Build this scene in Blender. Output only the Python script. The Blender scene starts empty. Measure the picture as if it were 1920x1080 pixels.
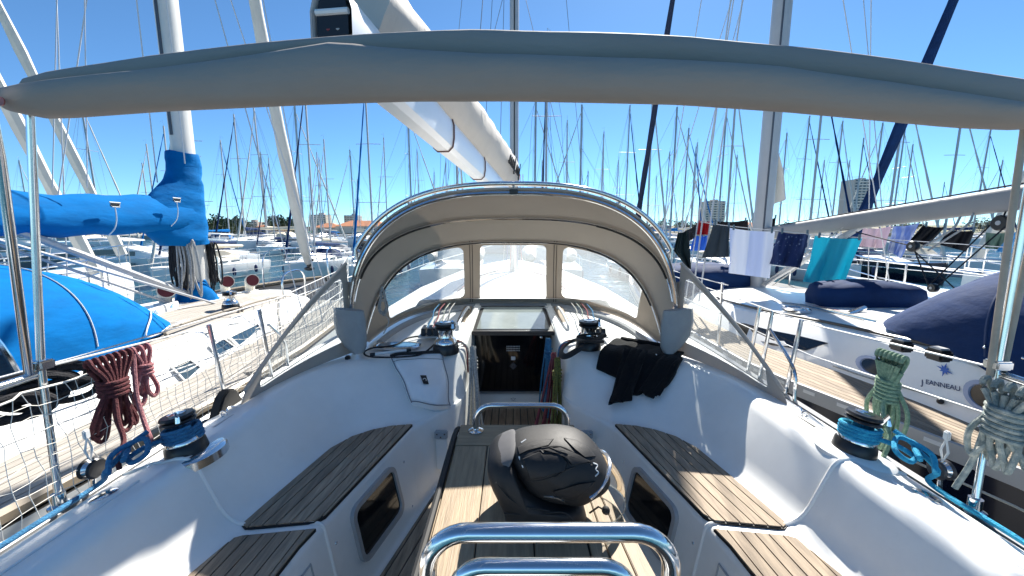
import bpy, bmesh, math, random
from mathutils import Vector as V, Matrix
sc = bpy.context.scene
R = math.radians
sin, cos, pi = math.sin, math.cos, math.pi
random.seed(7)

# ---------------------------------------------------------------- camera, sky, sun, exposure
FPX, PITCH = 730.0, R(8.2)
EYE = V((-0.01, 0.0, 1.5))
cam_d = bpy.data.cameras.new('camera'); cam = bpy.data.objects.new('camera', cam_d)
sc.collection.objects.link(cam)
cam_d.sensor_width = 36.0; cam_d.lens = 36.0 * FPX / 1920.0
cam_d.clip_start = 0.03; cam_d.clip_end = 4000
cam.location = EYE; cam.rotation_euler = (pi / 2 - PITCH, 0, 0)
sc.camera = cam
SUN_AZ, SUN_EL = R(21), R(43)
w = bpy.data.worlds.new('World'); sc.world = w; w.use_nodes = True
nt = w.node_tree; bg = nt.nodes['Background']
sky = nt.nodes.new('ShaderNodeTexSky'); sky.sky_type = 'NISHITA'; sky.sun_disc = False
sky.sun_elevation = SUN_EL; sky.sun_rotation = SUN_AZ
sky.air_density = 1.0; sky.dust_density = 1.6; sky.ozone_density = 7.5; sky.altitude = 3600
tint = nt.nodes.new('ShaderNodeMix'); tint.data_type = 'RGBA'; tint.blend_type = 'MULTIPLY'; tint.inputs[0].default_value = 1.0; tint.inputs[7].default_value = (.84, 1.03, .98, 1)
nt.links.new(sky.outputs[0], tint.inputs[6]); nt.links.new(tint.outputs[2], bg.inputs[0]); bg.inputs[1].default_value = 0.082
sl = bpy.data.lights.new('sun', 'SUN'); so = bpy.data.objects.new('sun', sl)
sc.collection.objects.link(so)
sl.energy = 5.0; sl.angle = R(0.53); sl.color = (1.0, 0.95, 0.87)
sdir = V((sin(SUN_AZ) * cos(SUN_EL), cos(SUN_AZ) * cos(SUN_EL), sin(SUN_EL)))
so.rotation_euler = sdir.to_track_quat('Z', 'Y').to_euler()
so.location = (20, 30, 40)
vs = sc.view_settings; vs.view_transform = 'Standard'; vs.look = 'None'; vs.gamma = 1; vs.use_curve_mapping = False
vs.exposure = 1.27
sc.cycles.max_bounces = 12; sc.cycles.diffuse_bounces = 9; sc.cycles.transparent_max_bounces = 24

# ---------------------------------------------------------------- helpers
def P(px, py, x=None, y=None, z=None):
    """point of the place seen at a photo pixel, on the plane x=, y= or z="""
    a = (px - 960) / FPX; b = -(py - 540) / FPX
    d = V((a, cos(PITCH) + b * sin(PITCH), -sin(PITCH) + b * cos(PITCH)))
    if z is not None: t = (z - EYE.z) / d.z
    elif y is not None: t = (y - EYE.y) / d.y
    else: t = (x - EYE.x) / d.x
    return EYE + d * t

def lerp(a, b, t):
    if isinstance(a, tuple): a = V(a)
    if isinstance(b, tuple): b = V(b)
    return a + (b - a) * t
def smooth(pts, n=6, closed=False):
    """Catmull-Rom through the points"""
    pts = [V(p) for p in pts]; out = []; N = len(pts)
    if N < 3: return pts
    for i in range(N if closed else N - 1):
        if closed: p0, p1, p2, p3 = pts[i - 1], pts[i], pts[(i + 1) % N], pts[(i + 2) % N]
        else:
            p1, p2 = pts[i], pts[i + 1]
            p0 = pts[i - 1] if i else p1 * 2 - p2
            p3 = pts[i + 2] if i + 2 < N else p2 * 2 - p1
        for k in range(n):
            t = k / n
            out.append(0.5 * ((2 * p1) + (p2 - p0) * t + (2 * p0 - 5 * p1 + 4 * p2 - p3) * t * t + (3 * p1 - p0 - 3 * p2 + p3) * t ** 3))
    if not closed: out.append(pts[-1])
    return out
def interp(tab, x):
    """piecewise linear table lookup"""
    if x <= tab[0][0]: return tab[0][1]
    for (a, p), (b, q) in zip(tab, tab[1:]):
        if x <= b: return p + (q - p) * (x - a) / (b - a)
    return tab[-1][1]

class MB:
    def __init__(s): s.v = []; s.f = []
    def add(s, vs_, fs):
        o = len(s.v); s.v += [V(p) for p in vs_]; s.f += [tuple(i + o for i in f) for f in fs]; return s
    def box(s, c, size, rot=None):
        c = V(c); h = V(size) / 2
        m = Matrix.Rotation(rot, 3, 'Z') if isinstance(rot, (int, float)) else rot
        vs_ = []
        for k in range(8):
            p = V(((1 if k & 1 else -1) * h.x, (1 if k & 2 else -1) * h.y, (1 if k & 4 else -1) * h.z))
            vs_.append(c + (m @ p if m else p))
        return s.add(vs_, [(0, 2, 3, 1), (4, 5, 7, 6), (0, 1, 5, 4), (2, 6, 7, 3), (0, 4, 6, 2), (1, 3, 7, 5)])
    def loft(s, rings, closed=True, caps=True, loop=False):
        n = len(rings[0]); o = len(s.v)
        for r in rings: s.v += [V(p) for p in r]
        M = len(rings)
        for i in range(M if loop else M - 1):
            j = (i + 1) % M
            for k in range(n if closed else n - 1):
                l = (k + 1) % n
                s.f.append((o + i * n + k, o + i * n + l, o + j * n + l, o + j * n + k))
        if caps and closed and not loop:
            s.f.append(tuple(o + k for k in reversed(range(n))))
            s.f.append(tuple(o + (M - 1) * n + k for k in range(n)))
        return s
    def tube(s, pts, r, n=8, closed=False, rads=None, flat=1.0, up=None):
        pts = [V(p) for p in pts]; N = len(pts); rings = []
        t0 = (pts[1] - pts[0]).normalized()
        u = V(up) if up else (V((0, 0, 1)) if abs(t0.z) < .9 else V((1, 0, 0)))
        nrm = (u - t0 * u.dot(t0)).normalized()
        for i, p in enumerate(pts):
            if closed: t = pts[(i + 1) % N] - pts[i - 1]
            else: t = pts[min(i + 1, N - 1)] - pts[max(i - 1, 0)]
            if t.length < 1e-9: t = t0
            t.normalize()
            q = nrm - t * nrm.dot(t)
            nrm = q.normalized() if q.length > 1e-6 else t.orthogonal().normalized()
            b = t.cross(nrm); rr = rads[i] if rads else r
            rings.append([p + (nrm * cos(2 * pi * k / n) * flat + b * sin(2 * pi * k / n)) * rr for k in range(n)])
        return s.loft(rings, True, not closed, closed)
    def lathe(s, prof, c=(0, 0, 0), n=24, m=None):
        c = V(c); rings = []
        for (r, z) in prof:
            ring = []
            for k in range(n):
                p = V((max(r, 1e-4) * cos(2 * pi * k / n), max(r, 1e-4) * sin(2 * pi * k / n), z))
                ring.append(c + (m @ p if m else p))
            rings.append(ring)
        return s.loft(rings)
    def prism(s, poly, ext):
        a = [V(p) for p in poly]; e = V(ext); n = len(a); b = [p + e for p in a]
        fs = [tuple(reversed(range(n))), tuple(range(n, 2 * n))] + [(k, (k + 1) % n, n + (k + 1) % n, n + k) for k in range(n)]
        return s.add(a + b, fs)
    def grid(s, fn, nu, nv):
        vs_ = [fn(i / nu, j / nv) for j in range(nv + 1) for i in range(nu + 1)]
        w_ = nu + 1
        return s.add(vs_, [(j * w_ + i, j * w_ + i + 1, (j + 1) * w_ + i + 1, (j + 1) * w_ + i) for j in range(nv) for i in range(nu)])
    def ball(s, c, r, nu=14, nv=9, m=None):
        c = V(c); r = (r, r, r) if isinstance(r, (int, float)) else r; rings = []
        for j in range(nv + 1):
            a = -pi / 2 + pi * j / nv; cr = max(cos(a), 1e-3)
            ring = []
            for k in range(nu):
                p = V((r[0] * cr * cos(2 * pi * k / nu), r[1] * cr * sin(2 * pi * k / nu), r[2] * sin(a)))
                ring.append(c + (m @ p if m else p))
            rings.append(ring)
        return s.loft(rings)
    def mirror(s):
        n = len(s.v); s.v += [V((-p.x, p.y, p.z)) for p in s.v]
        s.f += [tuple(i + n for i in reversed(f)) for f in s.f]; return s
    def flip(s):
        for p in s.v: p.x = -p.x
        s.f = [tuple(reversed(f)) for f in s.f]; return s
    def mesh(s, name, mat, off=V((0, 0, 0)), bevel=0, solid=0, sub=0, ang=40, flat=False):
        me = bpy.data.meshes.new(name)
        me.from_pydata([p - off for p in s.v], [], s.f)
        if bevel or solid or True:
            bm = bmesh.new(); bm.from_mesh(me)
            if solid:
                bmesh.ops.recalc_face_normals(bm, faces=bm.faces)
                bmesh.ops.solidify(bm, geom=bm.faces[:], thickness=solid)
            bmesh.ops.recalc_face_normals(bm, faces=bm.faces)
            if bevel:
                es = [e for e in bm.edges if len(e.link_faces) == 2 and e.calc_face_angle(0) > R(30)]
                bmesh.ops.bevel(bm, geom=es, offset=bevel, segments=2, affect='EDGES', clamp_overlap=True)
            bm.to_mesh(me); bm.free()
        if mat: me.materials.append(mat)
        if not flat:
            me.polygons.foreach_set('use_smooth', [True] * len(me.polygons))
            try: me.set_sharp_from_angle(angle=R(ang))
            except Exception: pass
        me.update(); return me

WLOC = {}
def link(o): sc.collection.objects.link(o); return o
def build(mb, name, mat, parent=None, kind=None, label=None, **k):
    off = WLOC.get(parent.name, V((0, 0, 0))) if parent else V((0, 0, 0))
    o = link(bpy.data.objects.new(name, mb.mesh(name, mat, off, **k)))
    if parent: o.parent = parent
    WLOC[o.name] = off
    if kind: o['kind'] = kind
    if label: o['label'] = label
    return o
def thing(name, label, cat, loc=(0, 0, 0), group=None):
    o = link(bpy.data.objects.new(name, None)); o.location = loc; o.empty_display_size = .2
    WLOC[o.name] = V(loc); o['label'] = label; o['category'] = cat
    if group: o['group'] = group
    return o
def single(mb, name, label, cat, mat, group=None, **k):
    """a thing that is one mesh"""
    lo = V((min(p.x for p in mb.v) + max(p.x for p in mb.v), min(p.y for p in mb.v) + max(p.y for p in mb.v), 2 * min(p.z for p in mb.v))) / 2
    o = link(bpy.data.objects.new(name, mb.mesh(name, mat, lo, **k))); o.location = lo
    WLOC[o.name] = lo; o['label'] = label; o['category'] = cat
    if group: o['group'] = group
    return o
def part(name, mat, parent, label=None, kind=None, **k):
    """decorator-free shorthand: part('x', M, t).tube(...) is built by done()"""
    mb = MB(); PENDING.append((mb, name, mat, parent, label, kind, k)); return mb
PENDING = []
def done():
    for (mb, name, mat, parent, label, kind, k) in PENDING: build(mb, name, mat, parent, kind, label, **k)
    PENDING.clear()

# ---------------------------------------------------------------- materials
MATS = {}
def mat(name, rgb, rough=.5, metal=0., var=0., vscale=4., bump=0., bscale=40., coat=0., stretch=None, rnd=0., rgb2=None, spec=.5, sheen=0.):
    if name in MATS: return MATS[name]
    m = bpy.data.materials.new(name); m.use_nodes = True; t = m.node_tree; b = t.nodes['Principled BSDF']
    L = t.links.new; N = t.nodes.new
    b.inputs['Base Color'].default_value = (*rgb, 1); b.inputs['Roughness'].default_value = rough
    b.inputs['Metallic'].default_value = metal; b.inputs['Coat Weight'].default_value = coat
    b.inputs['Coat Roughness'].default_value = .08; b.inputs['Specular IOR Level'].default_value = spec
    if sheen: b.inputs['Sheen Weight'].default_value = sheen
    tc = N('ShaderNodeTexCoord'); co = tc.outputs['Object']
    if stretch:
        mp = N('ShaderNodeMapping'); mp.inputs['Scale'].default_value = stretch; L(co, mp.inputs[0]); co = mp.outputs[0]
    if var or rgb2:
        nz = N('ShaderNodeTexNoise'); nz.inputs['Scale'].default_value = vscale; nz.inputs['Detail'].default_value = 6
        nz.inputs['Roughness'].default_value = .65; L(co, nz.inputs['Vector'])
        cr = N('ShaderNodeValToRGB'); cr.color_ramp.elements[0].position = .3; cr.color_ramp.elements[1].position = .7
        c2 = rgb2 or tuple(min(1, c * (1 + var)) for c in rgb); c1 = rgb if rgb2 else tuple(c * (1 - var) for c in rgb)
        cr.color_ramp.elements[0].color = (*c1, 1); cr.color_ramp.elements[1].color = (*c2, 1)
        L(nz.outputs[0], cr.inputs[0]); src = cr.outputs[0]
        if rnd:
            oi = N('ShaderNodeObjectInfo'); mr = N('ShaderNodeMapRange'); mr.inputs[3].default_value = 1 - rnd; mr.inputs[4].default_value = 1 + rnd
            L(oi.outputs['Random'], mr.inputs[0]); hs = N('ShaderNodeHueSaturation'); L(mr.outputs[0], hs.inputs['Value']); L(src, hs.inputs['Color']); src = hs.outputs[0]
        L(src, b.inputs['Base Color'])
        mr2 = N('ShaderNodeMapRange'); mr2.inputs[3].default_value = max(0, rough - .06); mr2.inputs[4].default_value = min(1, rough + .08)
        L(nz.outputs[0], mr2.inputs[0]); L(mr2.outputs[0], b.inputs['Roughness'])
    if bump:
        n2 = N('ShaderNodeTexNoise'); n2.inputs['Scale'].default_value = bscale; n2.inputs['Detail'].default_value = 4; L(co, n2.inputs['Vector'])
        bp = N('ShaderNodeBump'); bp.inputs['Strength'].default_value = bump; bp.inputs['Distance'].default_value = .01
        L(n2.outputs[0], bp.inputs['Height']); L(bp.outputs[0], b.inputs['Normal'])
    MATS[name] = m; return m
def clear(name, tint, haze, gloss=.06, rough=.04, wave=0.):
    """clear vinyl or glass sheet: see-through, a little glossy, a little milky"""
    if name in MATS: return MATS[name]
    m = bpy.data.materials.new(name); m.use_nodes = True; t = m.node_tree; t.nodes.remove(t.nodes['Principled BSDF'])
    N = t.nodes.new; L = t.links.new; out = t.nodes['Material Output']
    tr = N('ShaderNodeBsdfTransparent'); tr.inputs[0].default_value = (*tint, 1)
    gl = N('ShaderNodeBsdfGlossy'); gl.inputs['Roughness'].default_value = rough; gl.inputs[0].default_value = (1, 1, 1, 1)
    df = N('ShaderNodeBsdfTranslucent'); df.inputs[0].default_value = (.8, .82, .82, 1)
    fr = N('ShaderNodeFresnel'); fr.inputs[0].default_value = 1.22
    if wave:
        nz = N('ShaderNodeTexNoise'); nz.inputs['Scale'].default_value = 6; bp = N('ShaderNodeBump'); bp.inputs['Strength'].default_value = wave; bp.inputs['Distance'].default_value = .05
        L(nz.outputs[0], bp.inputs['Height']); L(bp.outputs[0], gl.inputs['Normal']); L(bp.outputs[0], fr.inputs['Normal'])
    m1 = N('ShaderNodeMixShader'); m1.inputs[0].default_value = haze; L(tr.outputs[0], m1.inputs[1]); L(df.outputs[0], m1.inputs[2])
    m2 = N('ShaderNodeMixShader'); L(fr.outputs[0], m2.inputs[0]); L(m1.outputs[0], m2.inputs[1]); L(gl.outputs[0], m2.inputs[2])
    L(m2.outputs[0], out.inputs[0]); MATS[name] = m; return m

def cloth(m, f, col):
    """woven cloth lets some light through"""
    t = m.node_tree; b = t.nodes['Principled BSDF']; o = t.nodes['Material Output']
    tl = t.nodes.new('ShaderNodeBsdfTranslucent'); tl.inputs[0].default_value = (*col, 1); mx = t.nodes.new('ShaderNodeMixShader'); mx.inputs[0].default_value = f
    t.links.new(b.outputs[0], mx.inputs[1]); t.links.new(tl.outputs[0], mx.inputs[2]); t.links.new(mx.outputs[0], o.inputs[0]); return m
GEL = mat('gelcoat', (.84, .84, .81), .34, var=.06, vscale=2.6, coat=.2, bump=.02, bscale=5)
def grime(m, sc_, thr, col, amt, stretch=(1, 1, 1)):
    """old stains and scuffs with a shape of their own"""
    t = m.node_tree; b = t.nodes['Principled BSDF']; src = b.inputs['Base Color'].links[0].from_socket; N = t.nodes.new; L = t.links.new
    tc = N('ShaderNodeTexCoord'); mp = N('ShaderNodeMapping'); mp.inputs['Scale'].default_value = stretch; L(tc.outputs['Object'], mp.inputs[0])
    nz = N('ShaderNodeTexNoise'); nz.inputs['Scale'].default_value = sc_; nz.inputs['Detail'].default_value = 8; nz.inputs['Roughness'].default_value = .7; L(mp.outputs[0], nz.inputs[0])
    mr = N('ShaderNodeMapRange'); mr.inputs[1].default_value = thr; mr.inputs[2].default_value = thr + .16; mr.inputs[3].default_value = 0; mr.inputs[4].default_value = amt; L(nz.outputs[0], mr.inputs[0])
    mx = N('ShaderNodeMix'); mx.data_type = 'RGBA'; mx.inputs[7].default_value = (*col, 1); L(mr.outputs[0], mx.inputs[0]); L(src, mx.inputs[6]); L(mx.outputs[2], b.inputs['Base Color']); return m
grime(GEL, 7, .58, (.45, .42, .37), .12, (1, 1, .6)); grime(GEL, 38, .66, (.3, .28, .25), .28)
GELF = mat('gelcoat_nonskid', (.74, .74, .71), .55, var=.05, vscale=3, bump=.15, bscale=260)
STEEL = mat('stainless_steel', (.72, .72, .72), .13, 1.0, var=.05, vscale=20)
ALU = mat('anodised_aluminium', (.42, .425, .43), .45, .25, var=.05, vscale=6)
ALUW = mat('white_painted_aluminium', (.78, .79, .79), .3, var=.03, vscale=2, coat=.2)
TEAK = mat('weathered_teak', (.185, .142, .10), .75, rgb2=(.40, .315, .225), vscale=7, stretch=(9, .8, 9), bump=.25, bscale=20, rnd=.16)
TEAKX = mat('weathered_teak_across', (.185, .142, .10), .75, rgb2=(.40, .315, .225), vscale=7, stretch=(.8, 9, 9), bump=.25, bscale=20, rnd=.16)
TEAKT = mat('table_teak', (.205, .148, .090), .6, rgb2=(.37, .28, .175), vscale=8, stretch=(10, .7, 10), bump=.2, bscale=20, rnd=.08)
CAULK = mat('black_caulking', (.012, .012, .012), .6)
CANVAS = cloth(mat('taupe_canvas', (.50, .455, .40), .85, var=.05, vscale=3, bump=.12, bscale=420), .24, (.52, .46, .40))
BOOT = mat('grey_canvas', (.31, .275, .245), .8, var=.07, vscale=2.5, bump=.5, bscale=14, stretch=(.5, 1.6, 1.6))
BAGC = mat('sail_bag_canvas', (.52, .48, .43), .8, var=.06, vscale=3, bump=.2, bscale=30)
BLACKP = mat('black_plastic', (.012, .012, .013), .35)
RUBBER = mat('black_rubber', (.015, .015, .015), .7)
GREYP = mat('grey_plastic', (.36, .38, .40), .45)
WHITEP = mat('white_plastic', (.75, .75, .73), .4)
SMOKE = mat('smoked_acrylic', (.004, .004, .005), .06, coat=.4)
VINYL = clear('clear_vinyl', (.93, .95, .95), .11, wave=.06)
# ---------------------------------------------------------------- water
WZ = -0.62
def water_material():
    m = bpy.data.materials.new('harbour_water'); m.use_nodes = True; t = m.node_tree; b = t.nodes['Principled BSDF']
    b.inputs['Base Color'].default_value = (.018, .075, .105, 1); b.inputs['Roughness'].default_value = .04; b.inputs['IOR'].default_value = 1.33
    tc = t.nodes.new('ShaderNodeTexCoord'); prev = None
    for sc_, st, di in ((.9, .55, .30), (3.2, .5, .10), (11, .35, .03)):
        mp = t.nodes.new('ShaderNodeMapping'); mp.inputs['Scale'].default_value = (sc_, sc_ * 1.7, sc_); t.links.new(tc.outputs['Object'], mp.inputs[0])
        nz = t.nodes.new('ShaderNodeTexNoise'); nz.inputs['Scale'].default_value = 1; nz.inputs['Detail'].default_value = 2; t.links.new(mp.outputs[0], nz.inputs[0])
        bp = t.nodes.new('ShaderNodeBump'); bp.inputs['Strength'].default_value = st; bp.inputs['Distance'].default_value = di
        t.links.new(nz.outputs[0], bp.inputs['Height'])
        if prev: t.links.new(prev.outputs[0], bp.inputs['Normal'])
        prev = bp
    t.links.new(prev.outputs[0], b.inputs['Normal']); return m
o = build(MB().grid(lambda u, v: V((-900 + 1800 * u, -60 + 1960 * v, WZ)), 8, 8), 'water', water_material(), kind='structure')

# ---------------------------------------------------------------- the yacht we stand on
boat = thing('sailing_yacht', 'white sailing yacht in the foreground with teak cockpit seats and grey canvas sprayhood', 'sailboat', (0, 1.5, WZ))
def v3(t): return V(t)
ST = [  # sole edge, seat inner edge, seat outer edge, coaming inner top, coaming outer top (starboard half, mirrored)
 ((.72,-.7,0),(.83,-.7,.42),(1.10,-.7,.42),(1.19,-.7,.68),(1.42,-.7,.57)),
 ((.72,.30,0),(.81,.30,.42),(1.09,.30,.42),(1.18,.30,.69),(1.44,.30,.59)),
 ((.70,.90,0),(.775,.90,.42),(1.08,.90,.42),(1.17,.90,.695),(1.45,.90,.60)),
 ((.655,1.32,0),(.72,1.32,.42),(1.05,1.30,.42),(1.165,1.30,.70),(1.45,1.32,.61)),
 ((.565,1.72,0),(.645,1.70,.42),(.99,1.68,.42),(1.17,1.70,.70),(1.45,1.80,.62)),
 ((.49,2.02,0),(.58,1.99,.42),(.90,1.93,.42),(1.17,2.05,.70),(1.45,2.3,.63)),
 ((.455,2.12,0),(.55,2.07,.42),(.74,2.05,.42),(1.05,2.29,.70),(1.45,2.8,.64)),
 ((.425,2.17,0),(.51,2.12,.42),(.56,2.12,.42),(.82,2.43,.695),(1.44,3.25,.64)),
 ((.39,2.21,0),(.43,2.23,.42),(.46,2.23,.42),(.57,2.50,.69),(1.30,3.62,.68)),
 ((.35,2.30,0),(.355,2.36,.42),(.37,2.37,.42),(.42,2.58,.69),(.85,3.80,.76)),
 ((.325,2.48,0),(.325,2.52,.42),(.33,2.53,.42),(.345,2.72,.69),(.50,3.85,.795)),
 ((.32,2.85,0),(.32,2.86,.42),(.322,2.87,.42),(.335,2.95,.70),(.36,3.86,.80)),
 ((.32,3.26,0),(.32,3.26,.42),(.322,3.26,.42),(.333,3.24,.70),(.335,3.86,.805)),
]
def fillet(a, b, c, d, n=5):
    da = min(d, (a - b).length * .45); dc = min(d, (c - b).length * .45)
    p = b + (a - b).normalized() * da if (a - b).length > 1e-6 else b
    q = b + (c - b).normalized() * dc if (c - b).length > 1e-6 else b
    return [p * (1 - t) ** 2 + b * 2 * t * (1 - t) + q * t * t for t in [k / n for k in range(n + 1)]]
cols = [smooth([V(s[k]) for s in ST], 7) for k in range(5)]
NS = len(cols[0])
def section(i):
    s0, s1, s2, s3, s4 = [c[i] for c in cols]
    inn = V((s0.x - .04, s0.y, 0)); low = V((s4.x + .05, s4.y, s4.z - .05))
    mid = lerp(s3, s4, .5) + V((0, 0, .012))
    pts = [inn] + fillet(inn, s0, s1, .03) + fillet(s0, s1, s2, .035) + fillet(s1, s2, s3, .09) + fillet(s2, s3, mid, .06) + [lerp(s3, s4, .35) + V((0, 0, .006)), mid] + fillet(mid, s4, low, .025)
    return pts
rings = [section(i) for i in range(NS)]
mould = build(MB().loft(rings, False).mirror(), 'cockpit_moulding', GEL, boat, ang=60)
def st_near(k, y): return min(range(NS), key=lambda i: abs(cols[k][i].y - y))
# sole pan under the planks, bulkhead under the companionway
m = MB().add([(-.75, -.8, -.012), (.75, -.8, -.012), (.75, 3.3, -.012), (-.75, 3.3, -.012)], [(0, 1, 2, 3)])
build(m, 'cockpit_sole', CAULK, boat)
# hull sides and foredeck
def beam(y): return interp([(-1, 1.40), (0, 1.47), (2, 1.50), (4, 1.52), (6, 1.42), (8, 1.05), (9.5, .5), (10.3, .04)], y)
def hull_ring(y):
    b = beam(y); zd = .55 + max(0, y - 3) * .03
    return [V((-b, y, zd)), V((-b * .99, y, .1)), V((-b * .90, y, -.5)), V((-b * .5, y, -.85)), V((b * .5, y, -.85)), V((b * .90, y, -.5)), V((b * .99, y, .1)), V((b, y, zd))]
build(MB().loft([hull_ring(y) for y in (-1, 0, 1, 2, 3, 4, 5, 6, 7, 8, 9, 9.7, 10.3)], False), 'hull', GEL, boat)
def deck_pt(u, y):
    b = beam(y); x = b * u; zd = .55 + max(0, y - 3) * .03
    cw = interp([(3, 1.12), (5, 1.0), (7, .8), (8.2, .4), (8.6, .05)], y); ch = interp([(3.6, .26), (5, .22), (7, .07), (8.4, 0)], y)
    t = max(0, min(1, (cw - abs(x)) / .22)); t = t * t * (3 - 2 * t)
    return V((x, y, zd + .01 + ch * t + .04 * (1 - (x / max(b, .01)) ** 2) * t))
ys = [3.62 + .17 * k for k in range(40)]
build(MB().loft([[deck_pt(-1 + 2 * k / 48, y) for k in range(49)] for y in ys], False), 'foredeck', GELF, boat, ang=60)
# toe rail each side
for s in (-1, 1):
    pts = [V((s * (c.x + .062), c.y, c.z - .035)) for c in cols[4] if c.y < 3.3]
    build(MB().tube(pts, .018, 6, flat=1.3), 'toe_rail', ALU, boat)
    # bead between cockpit sections, inspection cap, side groove
    i = st_near(1, 1.335); sec = [V((s * p.x, p.y, p.z)) for p in section(i)]
    pts = [p + V((-s * .001, 0, .001)) for p in sec[4:-4]]
    build(MB().tube(pts, .007, 8), 'moulded_seam', GEL, boat)
    c = P(195 if s < 0 else 1737, 932, z=.655)
    build(MB().lathe([(0, 0), (.036, 0), (.036, .006), (.03, .009), (0, .009)], c, 20, Matrix.Rotation(s * .25, 3, 'Y')), 'deck_filler_cap', STEEL, boat)
    pts = [lerp(cols[3][k], cols[4][k], .32) for k in range(NS) if cols[3][k].y < 1.2]
    build(MB().tube([V((s * p.x, p.y, p.z + .0075)) for p in pts], .004, 5), 'deck_joint', GEL, boat)

# ------------------------------------------------ teak
def clip(poly, n, d):
    out = []
    for i, a in enumerate(poly):
        b = poly[(i + 1) % len(poly)]; da = a.dot(n) - d; db = b.dot(n) - d
        if da >= 0: out.append(a)
        if (da > 0) != (db > 0) and abs(da - db) > 1e-9: out.append(a + (b - a) * (da / (da - db)))
    return out
def planks(poly, direction, width, gap, z, th, material, parent, name='plank', phase=0., jit=0):
    poly = [V((p[0], p[1], 0)) for p in poly]; d = V((direction[0], direction[1], 0)).normalized(); n = V((-d.y, d.x, 0))
    lo = min(p.dot(n) for p in poly); hi = max(p.dot(n) for p in poly); t = lo - phase * width
    while t < hi:
        q = clip(clip(poly, n, t + gap / 2), -n, -(t + width - gap / 2))
        if len(q) > 2:
            ded = [p for i, p in enumerate(q) if (p - q[i - 1]).length > 1e-4]
            if len(ded) > 2 and max((a - b).length for a in ded for b in ded) > .03:
                zz = z + random.uniform(-1, 1) * jit
                build(MB().prism([V((p.x, p.y, zz - th)) for p in ded], (0, 0, th)), name, material, parent, flat=True)
        t += width
def bed(poly, z, name, parent, grow=.006):
    c = sum((V((p[0], p[1], 0)) for p in poly), V()) / len(poly)
    q = [V((p[0], p[1], 0)) + (V((p[0], p[1], 0)) - c).normalized() * grow for p in poly]
    return build(MB().prism([V((p.x, p.y, z - .012)) for p in q], (0, 0, .012)), name, CAULK, parent)
fw = [P(x, y, z=.426) for x, y in [(772, 797), (735, 800), (700, 807), (660, 820), (620, 842), (560, 893), (505, 940), (455, 984), (462, 990), (590, 978), (611, 966)]]
af = [P(590, 994, z=.426), P(455, 1007, z=.426), P(437, 1012, z=.426), V((-1.045, 1.0, 0)), V((-1.05, -.2, 0)), V((-.84, -.2, 0)), V((-.79, .7, 0)), V((-.745, 1.2, 0))]
for s in (1, -1):
    for poly, d in ((fw, (.13, .73)), (af, (.06, 1))):
        pp = [V((s * p.x, p.y, 0)) for p in poly]
        b = bed(pp, .4275, 'seat_teak_panel', boat)
        planks(pp, (s * d[0], d[1]), .046, .005, .433, .006, TEAK, b, 'plank', .3, .0004)
sole = build(MB().prism([(-.70, -.5, -.01), (.70, -.5, -.01), (.70, .9, -.01), (.63, 1.35, -.01), (.45, 2.1, -.01), (.30, 2.35, -.01), (.30, 3.24, -.01), (-.30, 3.24, -.01), (-.30, 2.35, -.01), (-.45, 2.1, -.01), (-.63, 1.35, -.01), (-.70, .9, -.01)], (0, 0, .014)), 'sole_teak_panel', CAULK, boat)
planks([(-.295, 2.0), (.295, 2.0), (.295, 3.235), (-.295, 3.235)], (0, 1), .059, .007, .010, .006, TEAK, sole)
for s in (1, -1):
    planks([(s * .69, .2), (s * .69, .9), (s * .625, 1.35), (s * .445, 2.1), (s * .30, 2.3), (s * .30, 2.0), (s * .2, 2.0), (s * .2, .2)], (-s * .17, .75), .059, .007, .010, .006, TEAK, sole)
# ------------------------------------------------ seat-front lockers windows, clips, locker lid
for s in (-1, 1):
    def face(y, h, out=0.):
        i = st_near(1, y); a, b = cols[0][i], cols[1][i]; f = (y - a.y)
        c = lerp(V((interp([(q.y, q.x) for q in cols[0]], y), y, 0)), V((interp([(q.y, q.x) for q in cols[1]], y), y, .42)), h / .42)
        return V((s * (c.x - out), c.y, c.z))
    def rr(y0, y1, h0, h1, r, out):
        o_ = []
        for cy, ch, a0 in ((y1 - r, h1 - r, 0), (y0 + r, h1 - r, 90), (y0 + r, h0 + r, 180), (y1 - r, h0 + r, 270)):
            for k in range(5): a = R(a0 + 22.5 * k); o_.append(face(cy + r * cos(a), ch + r * sin(a), out))
        return o_
    A, B_, C_, D_ = rr(1.455, 1.80, .10, .36, .05, -.01), rr(1.455, 1.80, .10, .36, .05, .016), rr(1.475, 1.78, .122, .338, .035, .016), rr(1.475, 1.78, .122, .338, .035, .004)
    fr = build(MB().loft([A, B_, C_, D_], True, False), 'locker_window_frame', ALU, boat)
    build(MB().add(rr(1.475, 1.78, .122, .338, .035, .007), [tuple(range(20))]), 'window_pane', SMOKE, fr)
    # folding-leaf clip on the bulkhead
    c = P(830 if s < 0 else 1112, 828, y=2.165); c.x = s * .425
    yw = 2.17
    b = MB().box((s * .425, 2.135, .325), (.075, .03, .05)); build(b, 'table_leaf_clip', GREYP, boat, bevel=.006)
    cl = MB().box((s * .425, 2.15, .20), (.066, .03, .2)); cp = build(cl, 'leaf_rest', GEL, boat, bevel=.006)
    for dx in (-.022, .022, 0):
        build(MB().lathe([(0, 0), (.005, 0), (.005, .003), (0, .003)], (s * .425 + dx, 2.119, .335 - (.018 if dx == 0 else 0)), 8, Matrix.Rotation(pi / 2, 3, 'X')), 'screw', STEEL, cp)
    # locker door outline on the aft seat front
    y0, y1 = .55, 1.22
    pts = [face(y, h, .003) for y, h in ((y1, .06), (y1, .34), (y0, .34))]
    build(MB().tube(pts, .004, 5), 'locker_door_joint', GREYP, boat)
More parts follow.
